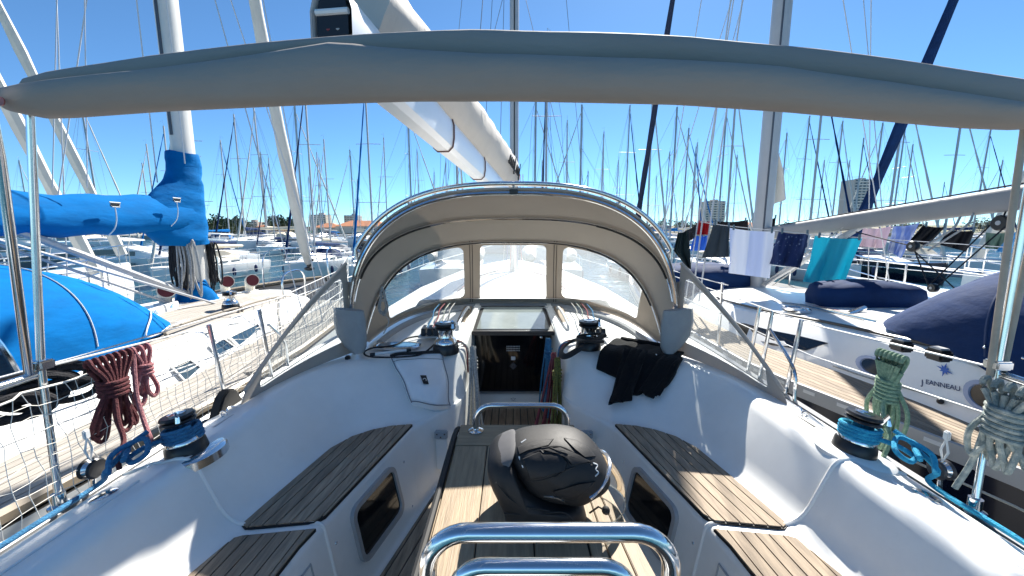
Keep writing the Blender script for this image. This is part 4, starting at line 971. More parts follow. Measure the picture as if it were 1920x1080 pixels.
strips(lambda y: V((LX + ctx(y) * .30, y, crown(ctx(y) * .30, y) + .008)), lambda y: V((LX + ctx(y) * .93, y, crown(ctx(y) * .93, y) + .008)), 11, [1.3 + .25 * k for k in range(17)], .005, .02, WTEAK, cab)
strips(lambda y: V((LX - ctx(y) * .93, y, crown(ctx(y) * .93, y) + .008)), lambda y: V((LX + ctx(y) * .20, y, crown(ctx(y) * .20, y) + .008)), 10, [3.2 + .25 * k for k in range(10)], .005, .02, WTEAK, cab)
def lcab(px, py, out):
    """pixel -> cabin side"""
    lo, hi = -2.2, -3.2
    for _ in range(30):
        m_ = (lo + hi) / 2; p = P(px, py, x=m_); sx = LX + lerp(cbx(p.y), ctx(p.y), (p.z - lz(p.y)) / (ctz(p.y) - lz(p.y)))
        if m_ > sx: lo = m_
        else: hi = m_
    return P(px, py, x=m_) + V((out, 0, out * .3))
for poly in ([(392, 650), (417, 637), (437, 652), (410, 668)], [(430, 633), (480, 609), (486, 618), (446, 648)], [(322, 690), (352, 676), (372, 690), (345, 715)]):
    q = [lcab(x, y, .006) for x, y in poly]; c = sum(q, V()) / 4
    f = build(MB().loft([[c + (p - c) * 1.16 for p in q], [c + (p - c) * 1.16 + V((.012, 0, .003)) for p in q], [c + (p - c) * 1.0 + V((.012, 0, .003)) for p in q], q], True, False), 'window_frame', WHITEP, left)
    build(MB().add([p + V((.004, 0, .001)) for p in q], [(0, 1, 2, 3)]), 'window_pane', GLASSB, f)
# grab rails and name board on the coachroof
for y0, y1 in ((3.0, 3.9), (3.95, 4.7)):
    build(MB().tube(smooth([(LX + ctx(y0) * .9, y0, crown(ctx(y0) * .9, y0) + .01), (LX + ctx(y0) * .88, y0 + .06, crown(.7, y0) + .05), (LX + ctx(y1) * .88, y1 - .06, crown(.7, y1) + .05), (LX + ctx(y1) * .9, y1, crown(ctx(y1) * .9, y1) + .01)], 5), .012, 6), 'grab_rail', mat('grey_teak_rail', (.22, .19, .15), .7), left)
a_, b_ = P(236, 618, z=.735), P(336, 577, z=.735)
nb = build(MB().prism([a_ - V((0, 0, .02)), b_ - V((0, 0, .02)), b_ + V((0, 0, .07)), a_ + V((0, 0, .10))], (-.03, 0, 0)), 'name_board', WHITEP, left, bevel=.004)
dr = (b_ - a_).normalized()
text('CENTURION', .072, lerp(a_, b_, .10) + V((.006, 0, .022)), dr, (0, 0, 1), mat('blue_lettering', (.03, .20, .50), .5), nb, 'lettering', space=1.02)
text('40', .072, lerp(a_, b_, .80) + V((.006, 0, .018)), dr, (0, 0, 1), mat('blue_lettering', (.03, .20, .50), .5), nb, 'lettering')
# blue sprayhood
def lh(a, zb, zt, y, n, th, lean=0): p = hoop(a, zb, zt, y, y + lean, n, th); return V((p.x + LX, p.y, p.z))
A0 = lambda th: lh(.86, .60, 1.33, 2.05, 2.7, th, -.12); A1 = lambda th: lh(.84, .64, 1.30, 2.45, 2.6, th, .05)
A2 = lambda th: V((LX - .80 * math.copysign(abs(cos(th)) ** .7, cos(th)), 2.75 + .62 * sin(th) ** .7, .69 + .06 * sin(th)))
rg = [[A0(R(a)) for a in range(0, 181, 5)], [lerp(A0(R(a)), A1(R(a)), .5) + V((0, 0, .02 * sin(R(a)))) for a in range(0, 181, 5)], [A1(R(a)) for a in range(0, 181, 5)]] + [[lerp(A1(R(a)), A2(R(a)), t) + V((0, 0, .10 * sin(pi * t) * sin(R(a)) + .008 * sin(a * .5 + t * 9))) for a in range(0, 181, 5)] for t in (.2, .4, .6, .8, 1)]
bh = build(MB().loft(rg, False), 'blue_sprayhood', BLUEC, left, solid=.004, ang=75)
build(MB().tube([A1(R(a)) + V((.003, 0, .004)) for a in range(90, 178, 4)], .004, 5), 'seam', PIPE, bh)
pp2 = [P(x, y, x=-2.70) + V((.0, 0, 0)) for x, y in [(252, 580), (254, 605), (250, 625), (268, 636), (292, 620), (294, 612), (275, 600)]]
def on_hood(u, t): return lerp(A1(R(u)), A2(R(u)), t) + V((.012, 0, .10 * sin(pi * t) * sin(R(u)) + .004))
build(MB().tube(smooth([on_hood(140, .75), on_hood(152, .72), on_hood(165, .72), on_hood(172, .82), on_hood(166, .95), on_hood(150, .97)], 5), .006, 6), 'white_piping', PIPE, bh)
build(MB().tube([A0(R(a)) for a in range(0, 181, 6)], .013, 6), 'hood_hoop', STEEL, bh)
# dorade vents
MAROON = mat('maroon_cowl_inside', (.10, .006, .012), .5)
for px, py, z, k in ((312, 578, .70, 1.0), (424, 556, .67, .95), (470, 553, .67, 1.0)):
    c = P(px, py, z=z); dv = build(MB().box(c + V((0, 0, .02)), (.16, .20, .08)), 'dorade_box', WHITEP, left, bevel=.02)
    dirv = V((.75, -.62, .12)).normalized()
    path = [c + V((0, 0, .05)), c + V((0, 0, .12)), c + V((0, 0, .16)) + dirv * .02, c + V((0, 0, .19)) + dirv * .06, c + V((0, 0, .19)) + dirv * .13]
    cw = build(MB().tube(smooth(path, 4), .06, 14, rads=[(.055 + .028 * (i / 16) ** 2) * k for i in range(17)]), 'cowl', mat('cream_cowl', (.72, .68, .58), .45), dv)
    build(MB().lathe([(0, 0), (.072 * k, 0), (.0, -.03)], path[-1] + dirv * .003, 18, dirv.to_track_quat('Z', 'Y').to_matrix()), 'cowl_lining', MAROON, cw)
winch(P(433, 577, z=.72), .95, I3, left)
# mast, boom, cover, rope bundles
LMY = 4.36
lm = build(MB().loft([oval((LX, LMY, .66), .085, .125), oval((LX, LMY, 13), .085, .125)]), 'mast', mat('cream_painted_mast', (.62, .61, .57), .35, var=.04), left)
build(MB().box((LX, LMY - .128, 8), (.025, .012, 11)), 'mast_track', mat('dark_track', (.06, .07, .09), .4), lm)
for z in (5.2, 8.6): build(MB().tube([(LX - .75, LMY + .06, z), (LX, LMY, z - .04), (LX + .75, LMY + .06, z)], .025, 6), 'spreader', ALU, lm)
build(MB().tube([(LX, LMY - .15, 1.56), (LX, .2, 1.60)], .06, 10), 'boom', ALU, left)
cv = []
for i in range(33):
    t = i / 32; y = lerp(LMY + .02, .2, t)
    hgt = interp([(0, .40), (.06, .40), (.10, .37), (.3, .33), (1, .24)], t); wd = interp([(0, .15), (.08, .16), (.3, .15), (1, .11)], t)
    zb = 1.5 - .035 * sin(pi * min(1, t * 1.3)) + .01 * sin(i * 1.7)
    cv.append([V((LX + wd * cos(a) * (1 + .035 * sin(i * 1.1 + 3 * a) + .03 * sin(i * 2.7 + 5 * a)) * (.75 + .25 * -sin(a)), y, zb + hgt / 2 + hgt / 2 * sin(a) + .005 * sin(i * .8 + 2 * a))) for a in [2 * pi * k / 20 for k in range(20)]])
sc_ = build(MB().loft(cv), 'blue_sail_cover', BLUEC, left, ang=75)
col_ = []
for i in range(16):
    t = i / 15; z = lerp(1.36, 2.33, t); f = interp([(0, .55), (.15, 1), (.45, .85), (.7, .18), (1, .05)], t)
    col_.append([V((LX + (.12 + .012 * sin(i * 1.9 + 3 * a)) * cos(a), LMY + .0 + (.16 + (.45 * f if sin(a) < 0 else 0)) * sin(a) + .008 * sin(i * 1.3 + 4 * a), z + .01 * sin(3 * a))) for a in [2 * pi * k / 20 for k in range(20)]])
build(MB().loft(col_), 'cover_collar', BLUEC, sc_, ang=75)
for px, py, w_ in ((215, 384, 14), (331, 375, 10)):
    c = P(px, py, x=LX + .175); pt = MB().tube([c + V((.004, -.045, .018)), c + V((.004, .045, .018)), c + V((.004, .035, -.018)), c + V((.004, -.03, -.018))], .006, 5, closed=True)
    e = build(pt, 'cover_slot_trim', PIPE, sc_); build(MB().box(c, (.012, .07, .03)), 'cover_slot', BLACKP, e)
    build(MB().tube(smooth([c - V((0, 0, .02)), c - V((-.008, .01, .12)), c - V((0, .03, .2)), c - V((.06, .03, .26))], 5), .005, 5), 'cover_lacing', PIPE, e)
random.seed(11)
for (px, py, l, n, m_) in ((345, 450, .62, 10, RGR), (330, 452, .50, 8, RK), (392, 455, .60, 9, RK)):
    mb = MB(); c = P(px, py, y=LMY - .22 if px < 380 else LMY + .1)
    for k in range(n):
        o_ = V((random.uniform(-.05, .05), random.uniform(-.05, .05), 0)); ll = l * random.uniform(.7, 1.05); w_ = random.uniform(.02, .05)
        mb.tube(smooth([c + o_, c + o_ + V((w_, 0, -ll * .5)), c + o_ * 1.3 + V((0, 0, -ll)), c + o_ + V((-w_, 0, -ll * .5))], 5, True), .009, 6, closed=True)
    build(mb, 'halyard_coil', m_, left)
c = V((LX, LMY - .05, .70))
build(MB().loft([[c + V(((.20 - .10 * t) * cos(a) * (1 + .15 * sin(3 * a + t * 4)), (.22 - .1 * t) * sin(a), .26 * t + .02 * sin(5 * a))) for a in [2 * pi * k / 16 for k in range(16)]] for t in (0, .25, .5, .75, 1)]), 'mast_foot_cover', BLUEC, left, ang=70)
# vang struts, spinnaker-pole track, stays
for a, b, r_ in (((LX + .03, 2.75, 1.53), (LX + .02, LMY - .12, .80), .03), ((LX - .1, 2.6, 1.5), (LX - .05, LMY - .3, .74), .012), ((LX + .1, 2.5, 1.5), (LX + .35, LMY - .25, .74), .012)): build(MB().tube([a, b], r_, 8), 'vang', ALU, left)
WW = mat('white_wire', (.6, .6, .6), .45)
for a, b, r_ in (((LX, LMY, 12.8), (LX + 1.42, LMY - .1, .5), .006), ((LX, LMY, 6.4), (LX + 1.40, LMY - .4, .5), .006), ((LX, LMY, 6.4), (LX + 1.38, LMY + .3, .5), .006), ((LX, LMY, 12.8), (LX - 1.42, LMY - .1, .5), .006), ((LX, LMY, 6.4), (LX - 1.40, LMY - .4, .5), .006),
                 ((LX, LMY - .1, 12.9), (LX, -1.3, .6), .006), ((LX, LMY - .1, 12.9), (LX + .05, .3, 1.7), .005), ((LX, LMY - .1, 9), (LX + .12, 1.6, 1.8), .004), ((LX, LMY - .1, 9), (LX + .14, 3.2, 1.85), .004), ((LX, LMY - .1, 9), (LX - .14, 3.2, 1.85), .004), ((LX + .09, LMY - .1, 12.8), (LX + .15, LMY - .18, 2.2), .006), ((LX - .06, LMY - .14, 12.8), (LX - .1, LMY - .25, 2.0), .006)):
    build(MB().tube([a, b], r_, 5), 'stay', WW, left)
fs = [V((LX, 6.75, .95)), V((LX, 6.55, 1.7)), V((LX, 5.9, 4.5)), V((LX, 4.5, 12.5))]
fs = smooth(fs, 8); build(MB().tube(fs, .04, 10, rads=[.045 + .04 * min(1, i / 4) + .007 * sin(i * 2.2) - .02 * max(0, i / len(fs) - .4) for i in range(len(fs))]), 'furled_genoa', SAILW, left)
build(MB().lathe([(.03, -.15), (.08, -.13), (.08, -.1), (.04, -.08), (.04, .0), (.08, .02), (.08, .05), (.03, .07)], (LX, 6.78, .98), 14), 'furler_drum', BLACKP, left)
# stanchions and lifelines, pulpit with netting
SY = (.2, 1.7, 3.2, 4.7, 6.0)
for s in (-1, 1):
    tops = []
    for y in SY:
        b0 = V((LX + s * (lb(y) - .05), y, lz(y) + .02)); t0 = b0 + V((s * .02, 0, .56)); tops.append(t0)
        if s < 0 or y > 3: build(MB().tube([b0, t0], .011, 7), 'stanchion', STEEL, left)
    pul = V((LX + s * .28, 7.0, 1.22)); tops.append(pul)
    for h in (0, -.27):
        build(MB().tube([t + V((0, 0, h)) for t in tops], .004, 5), 'lifeline', WW, left)
    mb = MB(); nY = 46
    def np_(i, j, s=s):
        y = lerp(2.9 if s > 0 else .4, 6.9, i / nY); zt = interp([(a.y, a.z) for a in tops], y); xt = interp([(a.y, a.x) for a in tops], y)
        return V((lerp(LX + s * (lb(y) - .04), xt, j / 6), y + .01 * sin(i + j), lerp(lz(y) + .05, zt, j / 6)))
    for i in range(nY + 1): mb.tube([np_(i, j) for j in range(7)], .0025, 4)
    for j in range(7): mb.tube([np_(i, j) for i in range(nY + 1)], .0025, 4)
    build(mb, 'netting', mat('net_cord', (.70, .68, .62), .8), left, kind='stuff')
    build(MB().tube(smooth([(LX + s * .55, 6.35, lz(6.3)), (LX + s * .50, 6.4, 1.15), (LX + s * .3, 7.0, 1.22), (LX, 7.3, 1.24)], 6), .012, 8), 'pulpit', STEEL, left)
build(MB().tube(smooth([(LX + .62, 4.9, .62), (LX + .62, 4.95, .95), (LX + .62, 5.4, .95), (LX + .62, 5.45, .6)], 5), .012, 8), 'mast_pulpit', STEEL, left)
# black mooring line stowed on its rail near us
mb = MB(); random.seed(13); c = P(70, 735, x=-2.05)
for k in range(14):
    o_ = V((random.uniform(-.04, .04), random.uniform(-.14, .14), random.uniform(-.05, .05)))
    mb.tube(smooth([c + o_ + V((.03 * cos(a), .10 * cos(a + .4), .055 * sin(a))) for a in [0, 1.05, 2.1, 3.14, 4.2, 5.2]], 4, True), .014, 7, closed=True)
single(mb, 'mooring_line', 'thick black mooring line bundled at the rail behind the left bimini pole', 'rope', RK)
# ---------------------------------------------------------------- right neighbour
RX = 3.45
right = thing('moored_yacht', 'navy hulled yacht with white cabin and navy sprayhood moored on our right', 'sailboat', (RX, 4, WZ))
NAVYH = mat('navy_gelcoat', (.006, .010, .026), .18, coat=.5)
rg_ = ctab([(-1, 2.45), (0, 2.32), (1.5, 2.12), (2.5, 1.82), (2.85, 1.76), (4, 1.74), (5.5, 1.82), (7, 2.12), (8.5, 2.6), (10, 3.15), (11, 3.42)])
rz_ = ctab([(-1, .47), (2, .49), (5, .52), (11, .75)])
RY_ = [-1, 0, .75, 1.5, 2, 2.5, 2.85, 3.4, 4, 4.75, 5.5, 6.2, 7, 7.8, 8.5, 9.3, 10, 11]
mir = lambda x: 2 * RX - x
build(MB().loft([[V((rg_(y), y, rz_(y))), V((rg_(y) + .02, y, .1)), V((rg_(y) + .15, y, -.5)), V((RX, y, -1)), V((mir(rg_(y) + .15), y, -.5)), V((mir(rg_(y) + .02), y, .1)), V((mir(rg_(y)), y, rz_(y)))] for y in RY_], False), 'hull', NAVYH, right)
build(MB().tube([V((rg_(y) + .006, y, rz_(y) - .14)) for y in RY_], .006, 5), 'cove_line', mat('pale_stripe', (.55, .55, .5), .5), right)
rdeck = build(MB().loft([[V((rg_(y), y, rz_(y))), V((RX, y, rz_(y) + .04)), V((mir(rg_(y)), y, rz_(y)))] for y in RY_], False), 'deck', CAULK, right)
rcb = ctab([(-1, 2.45), (.8, 2.36), (1.8, 2.34), (2.2, 2.33), (2.64, 2.26), (3.3, 2.10), (4.2, 2.10), (5.2, 2.32), (6.2, 2.75), (7, 3.2)])
rct = ctab([(-1, 2.55), (.8, 2.48), (2.05, 2.44), (2.87, 2.38), (3.6, 2.26), (4.2, 2.26), (5.2, 2.5), (6.2, 2.9), (7, 3.3)])
rctz = ctab([(-1, .85), (.8, .84), (2.05, .82), (2.87, .79), (3.6, .755), (4.2, .735), (5.2, .68), (6.2, .62), (7, .58)])
strips(lambda y: V((rg_(y) + .06, y, rz_(y) + .012)), lambda y: V((rcb(y) + .01, y, rz_(y) + .035)), 9, [.6 + .2 * k for k in range(25)], .004, .02, TEAK, rdeck)
build(MB().loft([[V((rg_(y) - .012, y, rz_(y) - .05)), V((rg_(y) - .012, y, rz_(y) + .035)), V((rg_(y) + .012, y, rz_(y) + .035)), V((rg_(y) + .012, y, rz_(y) + .01)), V((rg_(y) + .055, y, rz_(y) + .008))] for y in RY_], False), 'toe_rail', ALU, right, ang=30)
for k in range(22):
    y = 1.0 + .19 * k; build(MB().box((rg_(y) - .013, y, rz_(y) + .005), (.004, .07, .02), Matrix.Rotation(-math.atan2(rg_(y + .1) - rg_(y - .1), .2), 3, 'Z')), 'rail_slot', WHITEP, right)
GEL2 = mat('pale_grey_gelcoat', (.62, .66, .68), .3, var=.03, coat=.3)
rcab = build(MB().loft([[V((rcb(y), y, rz_(y) + .01)), V((lerp(rcb(y), rct(y), .93), y, lerp(rz_(y), rctz(y), .93))), V((rct(y) + .02, y, rctz(y)))] + [V((lerp(rct(y) + .02, RX, t), y, rctz(y) + .07 * (1 - (1 - t) ** 2))) for t in (.06, .3, .6, 1)] + [V((mir(lerp(rct(y) + .02, RX, t)), y, rctz(y) + .07 * (1 - (1 - t) ** 2))) for t in (.6, .3, 0)] + [V((mir(rcb(y)), y, rz_(y)))] for y in [-.8 + .26 * k for k in range(31)]], False), 'coachroof', GEL, right, ang=28)
def rcabp(px, py, out):
    lo, hi = 1.9, 3.0
    for _ in range(30):
        m_ = (lo + hi) / 2; p = P(px, py, x=m_); sx = lerp(rcb(p.y), rct(p.y), (p.z - rz_(p.y)) / (rctz(p.y) - rz_(p.y)))
        if m_ < sx: lo = m_
        else: hi = m_
    return P(px, py, x=m_) + V((-out, 0, out * .3))
build(MB().prism([rcabp(x, y, -.004) for x, y in [(1367, 603), (1400, 607), (1440, 618), (1500, 630), (1553, 643), (1512, 657), (1447, 647), (1400, 630)]], (-.012, 0, .003)), 'cabin_window', SMOKE, right)
for px, py, a, b in ((1641, 689, 30, 17), (1850, 745, 36, 26)):
    def el(k_, out): return [rcabp(px + k_ * a * cos(t) , py + k_ * (b * sin(t) + .30 * a * cos(t)), out) for t in [2 * pi * i / 22 for i in range(22)]]
    f = build(MB().loft([el(1.12, .0), el(1.12, .014), el(.85, .014), el(.8, .004)], True, False), 'portlight_frame', mat('lilac_grey_frame', (.36, .40, .52), .35, .3), right)
    build(MB().add(el(.82, .006), [tuple(range(22))]), 'portlight_glass', SMOKE, f)
LOGO = mat('logo_blue', (.03, .12, .45), .4)
c = rcabp(1773, 694, .006); d1 = (rcabp(1793, 699, .006) - rcabp(1753, 687, .006)).normalized(); d2 = (rcabp(1773, 684, .006) - rcabp(1773, 704, .006)).normalized()
star = []
for k in range(16):
    a = pi / 2 + pi * k / 8; r_ = .014 if k % 2 else (.042 if k % 4 == 0 else .028)
    star.append(c + d1 * r_ * cos(a - .25) + d2 * r_ * sin(a - .25))
build(MB().prism(star, (-.002, 0, .0005)), 'star_emblem', LOGO, right)
text('J', .046, rcabp(1729, 720, .006) - d2 * .006, d1, d2, mat('dark_blue_lettering', (.03, .05, .12), .4), right, 'lettering')
o0 = rcabp(1737, 720, .006); d3 = (rcabp(1788, 731, .006) - o0).normalized()
text('EANNEAU', .037, o0, d3, d2, mat('dark_blue_lettering', (.03, .05, .12), .4), right, 'lettering', space=.95)
# line along the cabin side, track on the edge, hardware
ln = [rcabp(x, y, .012) for x, y in [(1565, 687), (1640, 712), (1700, 728), (1768, 748), (1850, 775), (1900, 792)]]
build(MB().tube(smooth(ln, 4), .005, 5), 'jack_line', RGR, right); build(MB().ball(rcabp(1768, 754, .015), .016, 10, 7), 'line_stopper', BLACKP, right)
tk = [V((rct(y) + .06, y, rctz(y) + .022)) for y in [1.0 + .25 * k for k in range(15)]]
build(MB().tube(tk, .012, 6), 'genoa_track', BLACKP, right)
for px, py in ((1690, 648), (1760, 665)):
    c = P(px, py, z=.86); b = build(MB().box(c, (.07, .09, .06)), 'track_car', BLACKP, right, bevel=.01); build(MB().box(c + V((0, 0, .034)), (.05, .06, .012)), 'car_top', ALU, b, bevel=.004)
c = P(1493, 583, z=.80); build(MB().lathe([(.11, 0), (.11, .02), (.09, .03), (.085, .02), (0, .02)], c, 24), 'deck_vent', STEEL, right)
c = P(1590, 588, z=.82); build(MB().tube([c, c + V((.18, .05, .04))], .02, 8), 'winch_handle', STEEL, right)
for k in range(5):
    a = P(1420 + 6 * k, 560, z=.76); b = P(1620 + 22 * k, 600 + 3 * k, z=.83); build(MB().tube([a, lerp(a, b, .5) + V((0, 0, .015)), b], .006, 5), 'deck_line', (RGR, RB, RW, RGR, RR)[k], right)
# liferaft / dinghy under navy covers
def lump(c, sx, sy, sz, seed, rot=0):
    random.seed(seed); rg = []
    for j in range(9):
        t = j / 8; e = interp([(0, 1.0), (.4, 1.06), (.8, .98), (.93, .8), (1, .45)], t); ring = []
        for k in range(30):
            a = 2 * pi * k / 30; w_ = 1 + .035 * sin(5 * a + 3 * t + seed) + .02 * sin(11 * a + seed)
            p = V((sx * e * w_ * math.copysign(abs(cos(a)) ** .55, cos(a)), sy * e * w_ * math.copysign(abs(sin(a)) ** .55, sin(a)), sz * (t + .03 * sin(4 * a + seed) * t)))
            p.rotate(Matrix.Rotation(rot, 3, 'Z')); ring.append(V(c) + p)
        rg.append(ring)
    return MB().loft(rg)
p = P(1635, 578, z=.80)
lr = single(lump((p.x, p.y + .12, .80), .42, .24, .24, 2, -.12), 'covered_liferaft', 'navy covered liferaft on the cabin roof in front of the navy sprayhood', 'liferaft', NAVYC, ang=75)
p = P(1385, 582, y=5.3)
single(lump((2.90, 5.9, .60), .68, .5, .42, 5, .1), 'covered_dinghy', 'large navy covered dinghy stowed at the foot of the right neighbour mast', 'dinghy', NAVYC, ang=75)
# navy sprayhood
def rh(a, zb, zt, yb, yt, n, th): q = hoop(a, zb, zt, yb, yt, n, th); return V((q.x + RX, q.y, q.z))
B0 = lambda th: rh(1.07, .78, 1.45, 1.45, 1.40, 3, th); B1 = lambda th: rh(1.05, .80, 1.435, 1.9, 2.02, 3, th)
B2 = lambda th: V((RX - .98 * math.copysign(abs(cos(th)) ** .7, cos(th)), 2.15 + .75 * sin(th) ** .65, .83 + .05 * sin(th)))
rg = [[lerp(B0(R(a)), B1(R(a)), t) for a in range(0, 181, 5)] for t in (0, .5, 1)] + [[lerp(B1(R(a)), B2(R(a)), t) + V((0, 0, .05 * sin(pi * t) * sin(R(a)) + .006 * sin(a * .4 + 7 * t))) for a in range(0, 181, 5)] for t in (.2, .4, .6, .8, 1)]
nh = build(MB().loft(rg, False), 'navy_sprayhood', NAVYC, right, solid=.004, ang=75)
build(MB().tube([B1(R(a)) + V((0, 0, .003)) for a in range(2, 179, 4)], .006, 5), 'seam', mat('navy_seam', (.03, .05, .12), .7), nh)
build(MB().grid(lambda u, v: lerp(B0(R(2 + 16 * v)), lerp(B0(R(2 + 16 * v)), B1(R(2 + 16 * v)), -1.4), u) + V((-.01 + .05 * sin(pi * u), 0, -.35 * u * v + .0)), 10, 8), 'hood_curtain', NAVYC, nh, solid=.004)
for k in range(7): build(MB().ball(lerp(B1(R(3)), B0(R(3)), k / 6) + V((-.008, 0, .03)), .008, 8, 5), 'press_stud', STEEL, nh)
# mast, boom, rig
RMY = 5.45
rm = build(MB().loft([oval((RX, RMY, .68), .10, .135), oval((RX, RMY, 14), .10, .135)]), 'mast', ALU, right)
build(MB().box((RX - .055, RMY - .118, 7.5), (.02, .012, 12.5), .42), 'mast_groove', mat('dark_track', (.06, .07, .09), .4), rm)
for z in (5.4, 9): build(MB().tube([(RX - .85, RMY + .1, z), (RX, RMY, z - .05), (RX + .85, RMY + .1, z)], .028, 6), 'spreader', ALU, rm)
b0, b1 = V((RX, RMY - .12, 1.475)), V((RX, .6, 1.935)); bx_ = (b1 - b0).normalized(); bu = V((1, 0, 0)).cross(bx_); bu = bu if bu.z > 0 else -bu
rbm = build(MB().loft([[lerp(b0, b1, t) + V((1, 0, 0)) * .062 * math.copysign(abs(cos(a)) ** .6, cos(a)) + bu * .082 * math.copysign(abs(sin(a)) ** .8, sin(a)) for a in [2 * pi * k / 18 for k in range(18)]] for t in (0, .5, 1)]), 'boom', mat('dull_grey_boom', (.27, .27, .265), .6, var=.06, vscale=3), right)
build(MB().tube([b0 + bu * .10 + V((0, -.1, 0)), b1 + bu * .10], .006, 6), 'outhaul', RK, rbm)
build(MB().tube([(RX, RMY - 1.55, 1.56), (RX + .02, RMY - .15, .80)], .032, 8), 'vang', ALU, right)
for dx in (-.05, .06): build(MB().tube([(RX + dx, RMY - 1.4, 1.55), (RX + dx * 1.5, RMY - .2, .78)], .008, 5), 'vang_line', RGR, right)
# mainsheet tackle
def pulley(c, r_, parent):
    T = Matrix.Rotation(pi / 2, 3, 'Y'); q = build(MB().lathe([(0, -.02), (r_ * .85, -.02), (r_, -.012), (r_, .012), (r_ * .85, .02), (0, .02)], c, 16, T), 'mainsheet_block', BLACKP, parent)
    build(MB().lathe([(0, -.024), (r_ * .3, -.024), (r_ * .3, .024), (0, .024)], c, 10, T), 'axle', ALU, q); return q
k1 = P(1877, 418, x=RX); k2 = P(1712, 462, x=RX - .2); k3 = P(1750, 540, x=RX - .2)
for c, r_ in ((k1, .055), (k2, .045), (k3, .035)): pulley(c, r_, right)
for a, b in ((k1 + V((0, -.05, 0)), k3 + V((0, -.03, .02))), (k1 + V((0, .05, 0)), k3 + V((0, .03, .02))), (k2, k3 + V((0, .03, 0))), (k2 + V((0, .03, 0)), (RX - .2, 2.55, .86)), (k1, k1 + V((0, -.03, .16))), (k2, P(1605, 435, x=RX - .1))): build(MB().tube([a, b], .005, 5), 'mainsheet', RK, right)
ms_ = P(1790, 425, x=RX - .02)
for k in (0, 2): build(MB().tube(smooth([P(1825 - 12 * k, 400 + 3 * k, x=RX - .04), P(1810 - 14 * k, 425 + 4 * k, x=RX - .08), P(1740 - 12 * k, 470, x=RX - .12)], 4), .008, 5), 'lashing', RGR, right)
for a, b, r_ in (((RX, RMY, 13.8), (1.95, RMY - .1, .62), .006), ((RX, RMY, 7), (1.98, RMY - .5, .62), .006), ((RX, RMY, 7), (1.98, RMY + .4, .62), .006), ((RX, RMY, 13.8), (4.95, RMY - .1, .62), .006), ((RX, RMY, 7), (4.9, RMY - .5, .62), .006),
                 ((RX, RMY, 13.9), (RX, -1, .8), .006), ((RX, RMY, 13.9), (RX, .7, 2.0), .005), ((RX - .1, RMY, 13.8), (2.08, 4.45, .7), .009), ((RX - .1, RMY, 10), (2.16, 4.45, .7), .009), ((RX - .1, RMY, 10), (2.0, 4.45, .7), .007), ((RX, RMY, 9), (RX + .1, 2.2, 1.85), .004), ((RX, RMY, 9), (RX - .1, 3.6, 1.7), .004)):
    build(MB().tube([a, b], r_, 5), 'stay', WW, right)
fs = smooth([V((RX, 11.15, 1.05)), V((RX, 10.8, 2.1)), V((RX, 9.2, 6.4)), V((RX, 6.3, 13.5))], 10)
build(MB().tube(fs, .08, 10, rads=[.085 - .04 * i / len(fs) + .006 * sin(i * 2.1) for i in range(len(fs))]), 'furled_genoa', mat('navy_uv_strip', (.010, .018, .055), .7, bump=.3, bscale=8), right)
# coil of rope on the mast and the beige cloth beside it
single(MB().grid(lambda u, v: P(lerp(lerp(1444, 1446, v), lerp(1452, 1476, v), u), lerp(262, lerp(386, 372, u), v), y=5.75) + V((0, .04 * sin(9 * u + 5 * v) , 0)), 10, 14), 'beige_cloth', 'beige cloth hanging beside the mast of the right yacht', 'cloth', SAILW, solid=.01)
# lifelines of the right neighbour (near side)
for h in (.56, .30): build(MB().tube([V((rg_(y) + .03, y, rz_(y) + h)) for y in (3.2, 4, 5, 6, 7, 8.5, 10, 11)], .0045, 5), 'lifeline', WW, right)
for h in (.56, .30): build(MB().tube([V((mir(rg_(y) + .03), y, rz_(y) + h)) for y in (0, 1, 2, 3.2, 4, 5, 6, 7, 8.5, 10, 11)], .0045, 5), 'lifeline', WW, right)
for y in (3.3, 5.0, 6.7, 8.4, 10):
    for xx in (rg_(y) + .04, mir(rg_(y) + .04)): build(MB().tube([(xx, y, rz_(y)), (xx, y, rz_(y) + .57)], .012, 7), 'stanchion', STEEL, right)
# cushion fender between the hulls
for y, x in ((1.75, 1.78), (3.4, 1.62)):
    single(MB().lathe([(0, -.30), (.07, -.28), (.11, -.2), (.115, 0), (.11, .2), (.06, .29), (.02, .34), (0, .34)], (x, y, .15), 18), 'fender', 'dark fender hanging between our hull and the navy hull' if y < 2 else 'forward fender hanging between our hull and the navy hull', 'fender', RUBBER, 'fenders between the hulls')

